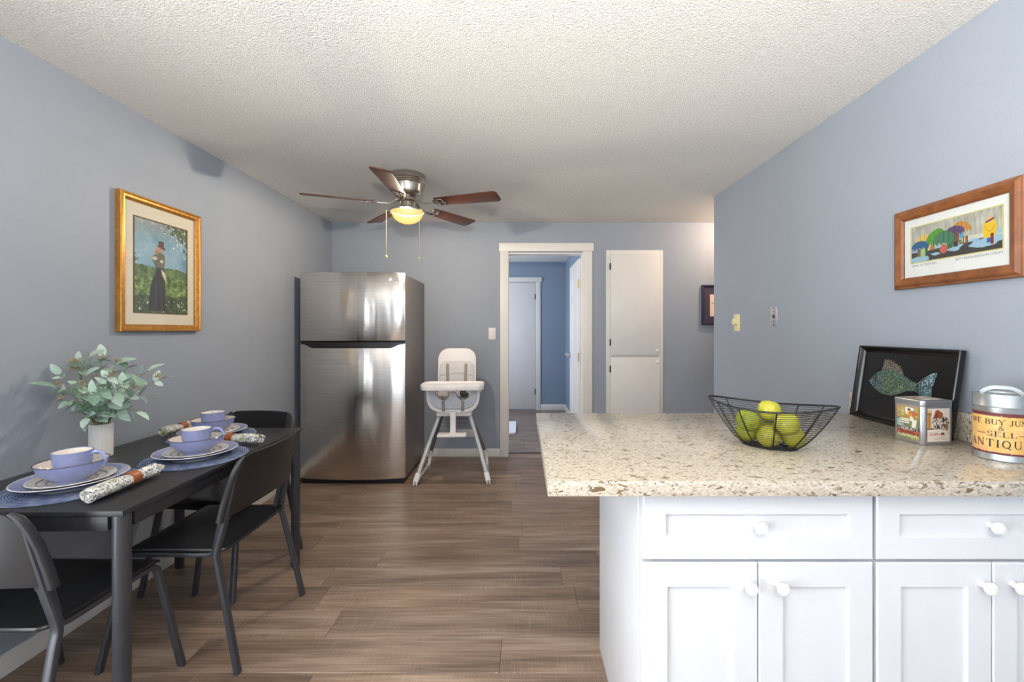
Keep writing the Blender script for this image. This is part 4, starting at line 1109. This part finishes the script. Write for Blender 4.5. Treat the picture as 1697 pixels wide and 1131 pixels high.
# ------------------------------------------------------------------ high chair (local: facing -Y)
def high_chair():
    t = thing('high_chair', 'white and grey baby high chair standing before the back wall', 'high chair', (-.593, 3.88, 0), R(3))
    for s in (-1, 1):
        g = M_LTUBE
        leg = obj('leg', sweep(new(), bez([(s * .294, -.245, .05), (s * .215, -.13, .30), (s * .120, -.02, .575)], 6), rrect(.034, .026, .010, 4), up=Vector((0, 1, 0))), M_LTUBE, t)
        foot = sweep(new(), [(s * .299, -.252, .035), (s * .282, -.228, .095)], rrect(.044, .036, .012, 4), up=Vector((0, 1, 0))); obj('foot_cap', foot, M_WHPL, leg)
        for q in (-1, 1):
            bm = lathe(new(), [(0, -.007), (.019, -.007), (.0215, -.004), (.0215, .004), (.019, .007), (0, .007)], 20)
            bmesh.ops.transform(bm, matrix=Matrix.Translation((s * .300 + q * .011, -.258, .0215)) @ Matrix.Rotation(R(90), 4, 'Y'), verts=bm.verts); obj('wheel', bm, M_CUSH, leg)
        rear = obj('leg', sweep(new(), bez([(s * .262, .30, .115), (s * .18, .17, .36), (s * .110, .04, .575)], 6), rrect(.034, .026, .010, 4), up=Vector((0, 1, 0))), M_DTUBE, t)
        obj('corner_joint', sweep(new(), bez([(s * .252, .285, .15), (s * .268, .305, .075), (s * .272, .285, .020), (s * .276, .21, .016)], 5), rrect(.038, .028, .010, 4), up=Vector((1, 0, 0))), M_WHPL, rear)
        obj('floor_bar', sweep(new(), [(s * .276, .215, .016), (s * .296, -.22, .030)], rrect(.030, .022, .008, 3), up=Vector((0, 0, 1))), M_LTUBE, rear)
    # seat base and hub
    obj('seat_base', bx(-.150, .150, -.12, .15, .545, .585, bev=.012), M_WHPL, t)
    # bucket shell: front view is a U, open to the top
    def U(w0, zt, zb, n=22):
        o = []
        for i in range(n + 1):
            a = PI * i / n; x = -w0 * math.copysign(abs(math.cos(a)) ** .55, math.cos(a)); z = zt - (zt - zb) * abs(math.sin(a)) ** .55
            o.append((x, z))
        return o
    def ushell(wo, wi, zt, zbo, zbi, y0, y1, mat, name, tp=0.0):
        bm = new(); A = U(wo, zt, zbo); B = U(wi, zt, zbi); n = len(A)
        V = [[[bm.verts.new((x * (1 - tp * k), y, z)) for x, z in L] for L in (A, B)] for k, y in ((0, y0), (1, y1))]
        for i in range(n - 1):
            for f in ((V[0][0][i], V[0][0][i + 1], V[0][1][i + 1], V[0][1][i]), (V[1][0][i + 1], V[1][0][i], V[1][1][i], V[1][1][i + 1]),
                      (V[0][0][i + 1], V[0][0][i], V[1][0][i], V[1][0][i + 1]), (V[0][1][i], V[0][1][i + 1], V[1][1][i + 1], V[1][1][i])): bm.faces.new(f)
        for i in (0, n - 1): bm.faces.new((V[0][0][i], V[0][1][i], V[1][1][i], V[1][0][i]))
        return obj(name, bm, mat, t, ang=40)
    ushell(.226, .205, .800, .585, .612, -.165, .12, M_WHPL, 'seat_shell', .08)
    ushell(.206, .150, .798, .618, .690, -.172, -.135, M_GRYPL, 'front_rim')
    # rounded crotch post rising from the front rim
    poly = [(-.062, .66), (.062, .66), (.060, .70), (.040, .715), (.030, .745), (.012, .762), (-.012, .762), (-.030, .745), (-.040, .715), (-.060, .70)]
    obj('crotch_post', prism(new(), poly, -.175, -.140, lambda u, v, w_: (u, w_, v), bev=.006), M_GRYPL, t)
    obj('seat_cushion', bx(-.165, .165, -.13, .12, .66, .70, bev=.018, seg=3), M_CUSH, t)
    # backrest: rounded-top shell with padded front
    def backpoly(w0, z0, z1, r, n=8):
        o = [(w0, z0)]
        for i in range(n + 1): a = R(90 * i / n); o.append((w0 - r + r * math.cos(a), z1 - r + r * math.sin(a)))
        for i in range(n + 1): a = R(90 + 90 * i / n); o.append((-w0 + r + r * math.cos(a), z1 - r + r * math.sin(a)))
        return o + [(-w0, z0)]
    tilt = lambda z: .12 + .16 * (z - .62)
    obj('backrest', prism(new(), backpoly(.176, .60, 1.118, .10), 0, .05, lambda u, v, w_: (u * (1 - .10 * max(0, .8 - v)), tilt(v) + w_, v), bev=.010), M_WHPL, t)
    pd = obj('back_pad', prism(new(), backpoly(.156, .66, 1.000, .055), -.022, .004, lambda u, v, w_: (u, tilt(v) + w_, v), bev=.010), M_CUSH, t)
    obj('pad_seam', prism(new(), [(-.154, .868), (0, .892), (.154, .868), (.154, .872), (0, .896), (-.154, .872)], -.0235, -.018, lambda u, v, w_: (u, tilt(v) + w_, v)), M_STRAP, pd)
    for s in (-1, 1):
        obj('harness_strap', sweep(new(), bez([(s * .085, tilt(.98) - .024, .978), (s * .082, tilt(.87) - .030, .87), (s * .078, tilt(.77) - .035, .77), (s * .05, .04, .715)], 5), rrect(.026, .003, .001, 2), up=Vector((0, -1, .3))), M_STRAP, t)
        obj('harness_strap', sweep(new(), bez([(s * .10, -.10, .705), (s * .085, -.16, .700), (s * .082, -.180, .66), (s * .080, -.178, .60)], 5), rrect(.026, .003, .001, 2), up=Vector((0, -1, .1))), M_STRAP, t)
    bm = bx(.045, .10, -.06, -.02, .715, .76, bev=.012); box(bm, .05, .12, -.03, .01, .70, .735, .01); obj('harness_buckle', bm, M_DTUBE, t)
    # tray
    o = []
    for cx, cy, a0 in ((.262 - .06, -.03 - .06, 0), (-.262 + .06, -.03 - .06, 90), (-.262 + .06, -.30 + .06, 180), (.262 - .06, -.30 + .06, 270)):
        for i in range(7): a = R(a0 + 15 * i); o.append((cx + .06 * math.cos(a), cy + .06 * math.sin(a)))
    bm = new(); rings = []
    for f, z in ((.94, .790), (.985, .793), (1.0, .815), (1.0, .832), (.985, .838), (.965, .836), (.94, .822), (.55, .819)):
        rings.append([bm.verts.new((x * f, -.165 + (y + .165) * f, z)) for x, y in o])
    for A, B in zip(rings[:-1], rings[1:]):
        for i in range(len(o)): bm.faces.new((A[i], A[(i + 1) % len(o)], B[(i + 1) % len(o)], B[i]))
    bm.faces.new(rings[0][::-1]); bm.faces.new(rings[-1])
    tr = obj('tray', bm, M_WHPL, t)
    bm = bx(-.042, .042, -.312, -.29, .786, .812, bev=.006); obj('tray_release', bm, M_CUSH, tr)
    for s in (-1, 1):
        obj('tray_arm', sweep(new(), bez([(s * .205, -.17, .795), (s * .232, 0, .79), (s * .228, .10, .76), (s * .19, .16, .70)], 5), rrect(.024, .034, .008, 3), up=Vector((0, 0, 1))), M_WHPL, tr)
    # footrest
    ft = obj('footrest_post', bx(-.024, .024, -.19, -.155, .415, .60, bev=.005), M_WHPL, t)
    obj('footrest', bx(-.125, .115, -.27, -.16, .400, .420, bev=.007), M_WHPL, t)
    # wire basket under the seat
    bm = new()
    for z, k in ((.50, 1), (.465, .95), (.43, .88)): tube(bm, [(.11 * k, .0, z), (.11 * k, .16, z), (-.11 * k, .16, z), (-.11 * k, 0, z)], .0022, 6, closed=True)
    for x in (-.08, -.04, 0, .04, .08): tube(bm, [(x, .16, .545), (x, .16, .43), (x * .9, 0, .43), (x, 0, .545)], .0018, 6)
    obj('under_basket', bm, M_DTUBE, t)
high_chair()

# ------------------------------------------------------------------ bath mat seen through the doorway
bm = new(); o = []
for cx, cy, a0 in ((.20, .30, 0), (-.20, .30, 90), (-.20, -.30, 180), (.20, -.30, 270)):
    for i in range(5): a = R(a0 + 22.5 * i); o.append((cx + .05 * math.cos(a), cy + .05 * math.sin(a)))
pad(bm, o, lambda x, y: .028 + .004 * noise.noise(Vector((x * 30, y * 30, 0))), .027, 10)
tag(obj('bath_mat', bm, M_MAT_T, loc=(-.325, 5.70, .0005), ang=60), 'fluffy white bath mat on the bathroom floor', 'mat')

# ------------------------------------------------------------------ things on the counter
def wire_basket():
    t = thing('wire_fruit_basket', 'black wire boat shaped basket of green apples on counter', 'basket', (.822, 1.455, CZ1 + .0004), R(-36))
    # local: long axis X; half length a(z), half width b(z)
    Hh = .128
    def ab(v): return .078 + (.190 - .078) * v ** .80, .040 + (.108 - .040) * v ** .62
    def pt(v, th, lift=True):
        a, b = ab(v); c, s = math.cos(th), math.sin(th)
        x = a * c; y = b * math.copysign(abs(s) ** 1.25, s)
        return Vector((x, y, .004 + Hh * v + (.020 * v * v * c * c if lift else 0)))
    n = 56
    obj('rim', tube(new(), [pt(1, 2 * PI * i / n) for i in range(n)], .0032, 8, closed=True), M_WIRE, t)
    obj('base_ring', tube(new(), [pt(0, 2 * PI * i / n) for i in range(n)], .0030, 8, closed=True), M_WIRE, t)
    for k in range(1, 19):
        obj('ring_wire', tube(new(), [pt(k / 19, 2 * PI * i / 44) for i in range(44)], .00095, 5, closed=True), M_WIRE, t)
    for th in (0, 38, 66, 100, 140, 180, 218, 246, 280, 320):
        obj('rib', tube(new(), [pt(v / 8, R(th)) for v in range(9)], .0021, 6), M_WIRE, t)
    bm = new()
    for i in range(-8, 9):
        x = i * .0088; b = .040 * max(0, 1 - (abs(x) / .078) ** 2) ** .62
        if b > .004: tube(bm, [(x, -b, .004), (x, b, .004)], .0010, 5)
    for y in (-.02, 0, .02): tube(bm, [(-.06, y, .0030), (.06, y, .0030)], .0010, 5)
    obj('base_mesh', bm, M_WIRE, t)
    return t
bk = wire_basket()
def apple_mesh():
    bm = lathe(new(), [(0, -.026), (.006, -.029), (.014, -.031), (.024, -.027), (.032, -.014), (.0355, .002), (.034, .016), (.027, .028), (.017, .0325), (.009, .031), (.004, .026), (0, .024)], 24)
    return mesh_of(bm, 'skin', M_APPLE, 80)
AP = apple_mesh()
AST = mesh_of(tube(new(), [(0, 0, .024), (.002, 0, .032), (.005, .001, .040)], .0013, 5), 'stem', M_DARKMET)
Mb = Matrix.Translation((.822, 1.455, CZ1 + .0004)) @ Matrix.Rotation(R(-36), 4, 'Z')
apples = [((-.0618, .0076, .0409), (.5, .3, 0), 'green apple low at the left end of the wire basket'),
          ((.0002, -.030, .0409), (.9, -.2, 1), 'green apple low in the middle front of the wire basket'),
          ((.0627, .0065, .0410), (-.5, .6, 2), 'yellow green apple low at the right end of the basket'),
          ((-.0516, -.0455, .0887), (1.0, .4, 3), 'yellow green apple on top at the left of basket'),
          ((.0513, -.0456, .0892), (.35, -.3, 4), 'green apple raised at the right front of the basket'),
          ((.0008, .0391, .0577), (.3, .2, 5), 'green apple half hidden at the back of the basket'),
          ((0, .0, .1185), (-.3, .2, 6), 'topmost green apple in the middle of the heap')]
for p, r_, lab in apples:
    t = thing('green_apple', lab, 'apple', Mb @ Vector((p[0] * 1.10, p[1] * .95, p[2])), rot=r_, group='green apples in the wire basket')
    obj('skin', AP, None, t).scale = (1.0,) * 3; obj('stem', AST, None, t).scale = (1.0,) * 3

# lacquer tray with the mosaic fish: leans on the backsplash (local: XZ plane, facing -Y)
def fish_tray():
    wd, hg = .462, .318
    t = thing('serving_tray', 'black lacquer tray with a mosaic fish leaning on wall', 'tray', (1.513, 1.765, CZ1 + .001), rot=None)
    lean = math.atan2(.047, hg)
    t.matrix_basis = Matrix.Translation((1.516, 1.765, CZ1 + .0012)) @ Matrix.Rotation(R(-90), 4, 'Z') @ Matrix.Rotation(-lean, 4, 'X')
    bm = frame_mesh(wd, hg, [(0, -.003), (0, -.022), (.003, -.0245), (.008, -.0235), (.016, -.012), (.026, -.006), (.028, -.001)])
    bmesh.ops.translate(bm, vec=(0, 0, hg / 2), verts=bm.verts)
    obj('rim', bm, M_TRAYB, t, ang=30)
    obj('tray_bed', bx(-wd / 2 + .02, wd / 2 - .02, -.006, 0, .02, hg - .02), M_TRAYB, t)
    # fish outline in tray coordinates (u right, v up)
    fh = lambda u, v, w_: (u, w_, v)
    U0, V0, K = -.165, .165, .305
    def T_(L): return [(U0 + x * K, V0 + (y) * K) for x, y in L]
    body = T_([(0, 0), (.04, .06), (.10, .12), (.18, .165), (.27, .19), (.36, .19), (.46, .17), (.56, .13), (.66, .08), (.74, .06), (.80, .07), (.80, -.06), (.72, -.05), (.62, -.065), (.50, -.12), (.40, -.155), (.30, -.16), (.20, -.14), (.10, -.085), (.03, -.03)])
    b = obj('fish_body', prism(new(), body, -.0085, -.0055, fh), M_FGRN, t, label='green mosaic fish body')
    obj('fish_belly', prism(new(), T_([(.26, .08), (.34, .10), (.44, .08), (.54, .02), (.58, -.04), (.48, -.10), (.38, -.13), (.28, -.11), (.24, -.02)]), -.0092, -.0080, fh), M_FLIM, b)
    obj('fish_head', prism(new(), T_([(.005, 0), (.04, .055), (.10, .112), (.15, .135), (.185, .08), (.19, 0), (.17, -.08), (.14, -.10), (.10, -.078), (.035, -.025)]), -.0092, -.0080, fh), M_FBLU, b)
    obj('fish_fin', prism(new(), T_([(.19, .165), (.22, .33), (.245, .31), (.265, .335), (.29, .305), (.31, .33), (.34, .295), (.365, .315), (.39, .275), (.415, .29), (.44, .245), (.465, .26), (.49, .21), (.51, .215), (.545, .14), (.46, .17), (.36, .19), (.27, .19)]), -.0085, -.0055, fh), M_FBRN, t, label='brown mosaic dorsal fin')
    obj('fish_tail', prism(new(), T_([(.76, .055), (.84, .13), (.94, .20), (1.0, .22), (.99, .14), (.965, .05), (.96, -.06), (.99, -.16), (.97, -.21), (.88, -.16), (.80, -.08), (.76, -.045)]), -.0085, -.0055, fh), M_FBLU, t, label='blue mosaic tail')
    for r, m_, y in ((.013, M_GAP, -.0094), (.009, M_FBRN, -.0102), (.005, M_GAP, -.0110)):
        bm = lathe(new(), [(0, 0), (r, 0), (r, .0012), (0, .0012)], 20)
        bmesh.ops.transform(bm, matrix=Matrix.Translation((U0 + .105 * K, y + .0012, V0 + .045 * K)) @ Matrix.Rotation(R(90), 4, 'X'), verts=bm.verts); obj('fish_eye', bm, m_, b)
fish_tray()

# square chocolate tin with printed sides
def tin():
    hx, hy, hh = .0600, .0520, .150
    t = thing('chocolate_tin', 'silver square tin printed with old chocolate advertisements', 'tin', (1.404, 1.533, CZ1 + .0004), R(7))
    def rc(r, k=0.0): return rrect(2 * (hx + k), 2 * (hy + k), r, 6)
    obj('body', prism(new(), rc(.014), 0, hh - .020, bev=.0012), M_TIN, t, ang=25)
    obj('lid', prism(new(), rc(.015, .0012), hh - .022, hh, bev=.003), M_TIN, t, ang=25)
    def shop(u, v):
        img = np.zeros(u.shape + (3,)); n = vnoise(u, v, 10, 14, 3); img[:] = np.array([178, 140, 66]) + (n[..., None] - .5) * 50
        put(img, (u > .15) & (u < .33) & (v > .68) & (v < .95), (118, 140, 76)); put(img, (u > .78) & (u < .96) & (v > .70) & (v < .95), (118, 140, 76))
        g = ((np.mod(u * 22, 1.3) < .8) & (np.mod(v * 20, 1.3) < .8)); put(img, (u > .17) & (u < .32) & (v > .70) & (v < .93) & g, (236, 234, 226)); put(img, (u > .79) & (u < .95) & (v > .72) & (v < .93) & g, (236, 234, 226))
        put(img, (u > .38) & (u < .74) & (v > .76) & (v < .97), (222, 226, 226)); put(img, (u > .45) & (u < .6) & (v > .74) & (v < .86), (214, 196, 90))
        put(img, (v < .64) & (v > .36), (108, 128, 96)); put(img, (v < .58) & (u < .30) & (v > .36), (150, 178, 168))
        for y in (.60, .55, .49): put(img, ell(u, v, .36, y, .24, .022), (228, 222, 204)); put(img, ell(u, v, .36, y - .03, .22, .012), (70, 76, 66))
        put(img, ell(u, v, .74, .80, .20, .08), (186, 100, 64)); put(img, ell(u, v, .58, .88, .07, .045), (206, 142, 110)); put(img, ell(u, v, .54, .915, .07, .03), (60, 44, 40)); put(img, ell(u, v, .66, .76, .05, .05), (206, 142, 110))
        put(img, inpoly(u, v, [(.60, .72), (.72, .68), (.78, .60), (.90, .62), (.86, .40), (.74, .34), (.66, .40), (.70, .55), (.58, .58)]), (226, 222, 208))
        put(img, (v < .37) & (v > .245), (52, 44, 40)); put(img, (v <= .26) & (v > .15), (140, 70, 50)); put(img, (v <= .26) & (v > .15) & (vnoise(u, v, 14, 16, 8) > .55), (196, 100, 70)); put(img, (v <= .15), (122, 128, 70)); put(img, (v <= .15) & (vnoise(u, v, 16, 18, 9) > .55), (176, 170, 100))
        return np.clip(img, 0, 255)
    def coach(u, v):
        img = np.zeros(u.shape + (3,)); n = vnoise(u, v, 22, 26, 6); img[:] = (226, 214, 202)
        put(img, (u < .18) & (v > .36) & (v < .96), (206, 178, 140)); put(img, (u > .03) & (u < .14) & (v > .42) & (v < .84), (176, 128, 64)); put(img, (u < .20) & (v > .80) & (v < .86), (150, 104, 54)); put(img, (u < .3) & (v > .37) & (v < .41), (110, 90, 70))
        body = ell(u, v, .48, .62, .27, .24) | ell(u, v, .72, .55, .26, .2)
        put(img, body & (n > .50), (92, 74, 62)); put(img, body & (n > .60), (58, 50, 50)); put(img, body & (n < .38), (206, 196, 184))
        put(img, ell(u, v, .46, .88, .12, .075), (158, 80, 56)); put(img, ell(u, v, .58, .80, .12, .10), (150, 92, 58)); put(img, ell(u, v, .40, .78, .09, .09), (140, 62, 48)); put(img, ell(u, v, .87, .45, .07, .14), (150, 108, 62))
        for x in (.28, .40, .47, .60, .66, .78): put(img, (np.abs(u - x - .04 * np.sin(v * 30)) < .016) & (v > .36) & (v < .52), (70, 58, 52))
        put(img, (u > .62) & (u < .74) & (v > .20) & (v < .27), (64, 56, 50)); put(img, ell(u, v, .92, .26, .05, .01), (150, 130, 120))
        return np.clip(img, 0, 255)
    w1, h1 = .076, .112
    p1 = print_plane('printed_panel', shop, w1, h1, 70, 100, t, M_PRINTG, loc=(-hx - .0005, -.002, .067)); p1.rotation_euler = (0, 0, R(-90))
    text_mesh("CADBURY'S", .0155, M_INKW, p1, (0, -.0004, -.026), name='lettering', align='CENTER', xs=.84)
    text_mesh('BOURNVILLE', .0095, M_INKR, p1, (0, -.0004, -.0375), name='lettering', align='CENTER')
    text_mesh('CHOCOLATE', .0120, M_INKW, p1, (0, -.0004, -.050), name='lettering', align='CENTER', xs=.9)
    w2, h2 = .086, .112
    p2 = print_plane('printed_panel', coach, w2, h2, 80, 100, t, M_PRINTG, loc=(.0, -hy - .0005, .067))
    text_mesh("Cadbury's", .0150, M_INKR, p2, (-.006, -.0004, -.035), name='lettering', align='CENTER', shear=.25)
    text_mesh('THE PURE', .0045, M_INKG, p2, (.010, -.0004, -.044), name='lettering', align='CENTER')
    text_mesh('DRINKING CHOCOLATE', .0045, M_INKG, p2, (.006, -.0004, -.0495), name='lettering', align='CENTER')
    pt_ = print_plane('printed_panel', coach, .08, .07, 40, 40, t, M_PRINTG, loc=(0, 0, hh + .0004)); pt_.rotation_euler = (R(-90), 0, 0)
tin()

# galvanised canister with serif lettering
GLY = {  # strokes: (x0, y0, x1, y1, width); arcs: ('a', cx, cy, rx, ry, a0, a1, w)
 'W': (1.25, [(.08, 1, .38, 0, .16), (.38, 0, .62, .95, .07), (.62, .95, .88, 0, .16), (.88, 0, 1.17, 1, .07), (-.04, 1, .24, 1, .06), (1.03, 1, 1.29, 1, .06), (.50, 1, .74, 1, .06)]),
 'E': (.80, [(.18, 0, .18, 1, .17), (.02, 1, .72, 1, .07), (.02, 0, .76, 0, .07), (.18, .52, .56, .52, .06), (.71, .78, .71, 1, .06), (.75, 0, .75, .24, .06), (.56, .40, .56, .64, .05)]),
 'B': (.85, [(.18, 0, .18, 1, .17), (.02, 1, .45, 1, .06), (.02, 0, .5, 0, .06), (.18, .52, .48, .52, .06), ('a', .44, .76, .24, .24, -90, 90, .14), ('a', .48, .26, .28, .26, -90, 90, .15)]),
 'U': (.95, [(.18, .3, .18, 1, .16), (.78, .3, .78, 1, .07), ('a', .48, .3, .30, .30, 180, 360, .11), (.02, 1, .34, 1, .06), (.66, 1, .92, 1, .06)]),
 'Y': (.92, [(.08, 1, .46, .46, .15), (.46, .46, .82, 1, .07), (.46, 0, .46, .48, .16), (-.04, 1, .24, 1, .06), (.68, 1, .96, 1, .06), (.30, 0, .62, 0, .06)]),
 'J': (.60, [(.38, .15, .38, 1, .16), ('a', .20, .15, .18, .20, 180, 360, .09), (.22, 1, .54, 1, .06)]),
 'N': (1.0, [(.16, 0, .16, 1, .07), (.14, 1, .80, 0, .16), (.80, 0, .80, 1, .07), (-.02, 1, .24, 1, .06), (.02, 0, .30, 0, .06), (.66, 1, .94, 1, .06)]),
 'K': (.95, [(.18, 0, .18, 1, .17), (.02, 1, .34, 1, .06), (.02, 0, .34, 0, .06), (.22, .42, .74, 1, .07), (.38, .6, .82, 0, .16), (.60, 1, .90, 1, .06), (.66, 0, .96, 0, .06)]),
 'S': (.70, [('a', .35, .74, .25, .26, 20, 270, .11), ('a', .35, .25, .27, .25, -160, 90, .12), (.60, .74, .60, 1, .06), (.08, 0, .08, .26, .06)]),
 'L': (.75, [(.18, 0, .18, 1, .17), (.02, 1, .34, 1, .06), (.02, 0, .72, 0, .07), (.71, 0, .71, .26, .06)]),
 'A': (.95, [(.12, 0, .46, 1, .07), (.46, 1, .82, 0, .17), (.24, .34, .68, .34, .06), (-.02, 0, .26, 0, .06), (.66, 0, .98, 0, .06)]),
 'T': (.85, [(.42, 0, .42, 1, .17), (.04, 1, .80, 1, .07), (.05, .74, .05, 1, .06), (.79, .74, .79, 1, .06), (.26, 0, .58, 0, .06)]),
 'I': (.42, [(.20, 0, .20, 1, .17), (.04, 1, .36, 1, .06), (.04, 0, .36, 0, .06)]),
 'Q': (1.0, [('a', .46, .5, .36, .5, 0, 360, .13), (.48, .12, .92, -.16, .11)]),
 '&': (.95, [('a', .36, .78, .18, .22, 0, 360, .09), ('a', .32, .26, .27, .26, 60, 330, .11), (.26, .66, .86, 0, .13), (.56, .10, .84, .52, .07), (.72, .52, .96, .52, .05)]),
 '-': (1.5, [(.1, .45, 1.4, .45, .12)]), ' ': (.45, [])}
def serif_text(s, h, rad, zc, parent, track=.06, total=None, a_c=0.0):
    wid = sum(GLY[c][0] + track for c in s) * h; k = (total / wid) if total else 1.0
    x = -wid * k / 2; bm = new()
    def pt(u, v): a = a_c + u / rad; return (rad * math.sin(a), -rad * math.cos(a), zc + (v - .5) * h)
    def seg(x0, y0, x1, y1, w_):
        L = math.hypot(x1 - x0, y1 - y0); n = max(1, int(L * 4)); nx, ny = -(y1 - y0) / L * w_ / 2, (x1 - x0) / L * w_ / 2
        for i in range(n):
            a, b = i / n, (i + 1) / n
            q = [(x0 + (x1 - x0) * f + nx * g, y0 + (y1 - y0) * f + ny * g) for f, g in ((a, -1), (b, -1), (b, 1), (a, 1))]
            bm.faces.new([bm.verts.new(pt(x + u * h * k, v)) for u, v in q])
    for c in s:
        w_, st = GLY[c]
        for e in st:
            if e[0] == 'a':
                _, cx, cy, rx, ry, a0, a1, ww = e; n = max(4, int(abs(a1 - a0) / 20))
                for i in range(n):
                    p, q = R(a0 + (a1 - a0) * i / n), R(a0 + (a1 - a0) * (i + 1.05) / n)
                    seg(cx + rx * math.cos(p), cy + ry * math.sin(p), cx + rx * math.cos(q), cy + ry * math.sin(q), ww * (.6 + .55 * abs(math.cos((p + q) / 2))))
            else: seg(*e)
        x += (w_ + track) * h * k
    me = bpy.data.meshes.new('lettering'); bm.to_mesh(me); bm.free(); me.materials.append(M_INK)
    return obj('lettering', me, None, parent)
def canister():
    cx, cy, r = 1.461, 1.332, .0625
    az = math.atan2(-cx, -cy)            # label faces the room
    t = thing('metal_canister', 'galvanised lidded canister with a yellow antiques label', 'canister', (cx, cy, CZ1 + .0004), -math.atan2(cx, cy))
    n = 64
    obj('body', lathe(new(), [(0, .001), (r - .002, .001), (r + .0008, 0), (r + .0012, .003), (r, .005), (r, .018), (r - .0006, .019), (r - .0006, .144), (r, .146), (r, .166), (0, .166)], n), M_ZINC, t)
    lid = obj('lid', lathe(new(), [(r + .0016, .158), (r + .0032, .160), (r + .0016, .163), (r + .0016, .194), (r + .0008, .197), (r - .004, .196), (r - .006, .192), (0, .190)], n, cap=False), M_ZINC, t)
    pts = bez([(-.046, 0, .195), (-.043, 0, .1965), (-.034, 0, .205), (-.020, 0, .2125), (0, 0, .214), (.020, 0, .2125), (.034, 0, .205), (.043, 0, .1965), (.046, 0, .195)], 4)
    obj('handle', sweep(new(), pts, rrect(.012, .002, .0008, 2), up=Vector((0, 1, 0))), M_ZINC, lid)
    def lab(u, v):
        img = np.zeros(u.shape + (3,)); nn = vnoise(u, v, 7, 5, 4); n2 = vnoise(u, v, 46, 20, 7)
        img[:] = np.array([222, 180, 110]) + (nn[..., None] - .5) * np.array([40, 50, 60])
        put(img, (nn > .62) & (v < .62), (216, 160, 112), .6)
        e = np.minimum(np.minimum(u * 2.6, (1 - u) * 2.6), np.minimum(v, 1 - v) * .9)
        put(img, e < .028 + .03 * n2 + .03 * (v > .9), (104, 46, 52))
        return np.clip(img, 0, 255)
    A0 = R(84)
    print_plane('paper_label', lab, 1, 1, 170, 70, t, M_PRINT, mapf=lambda a, b: ((r + .0006) * math.sin((a * 2 - 1) * A0), -(r + .0006) * math.cos((a * 2 - 1) * A0), .020 + .122 * b))
    rr = r + .0010
    serif_text('WE BUY JUNK', .0150, rr, .1155, t, total=.150, a_c=R(-2))
    serif_text('&', .0130, rr, .0985, t, a_c=R(0))
    serif_text('-SELL-', .0145, rr, .0800, t, track=.14, total=.124, a_c=R(1))
    serif_text('ANTIQUES', .0215, rr, .0520, t, track=.16, total=.166, a_c=R(2))
canister()
bpy.context.view_layer.update()
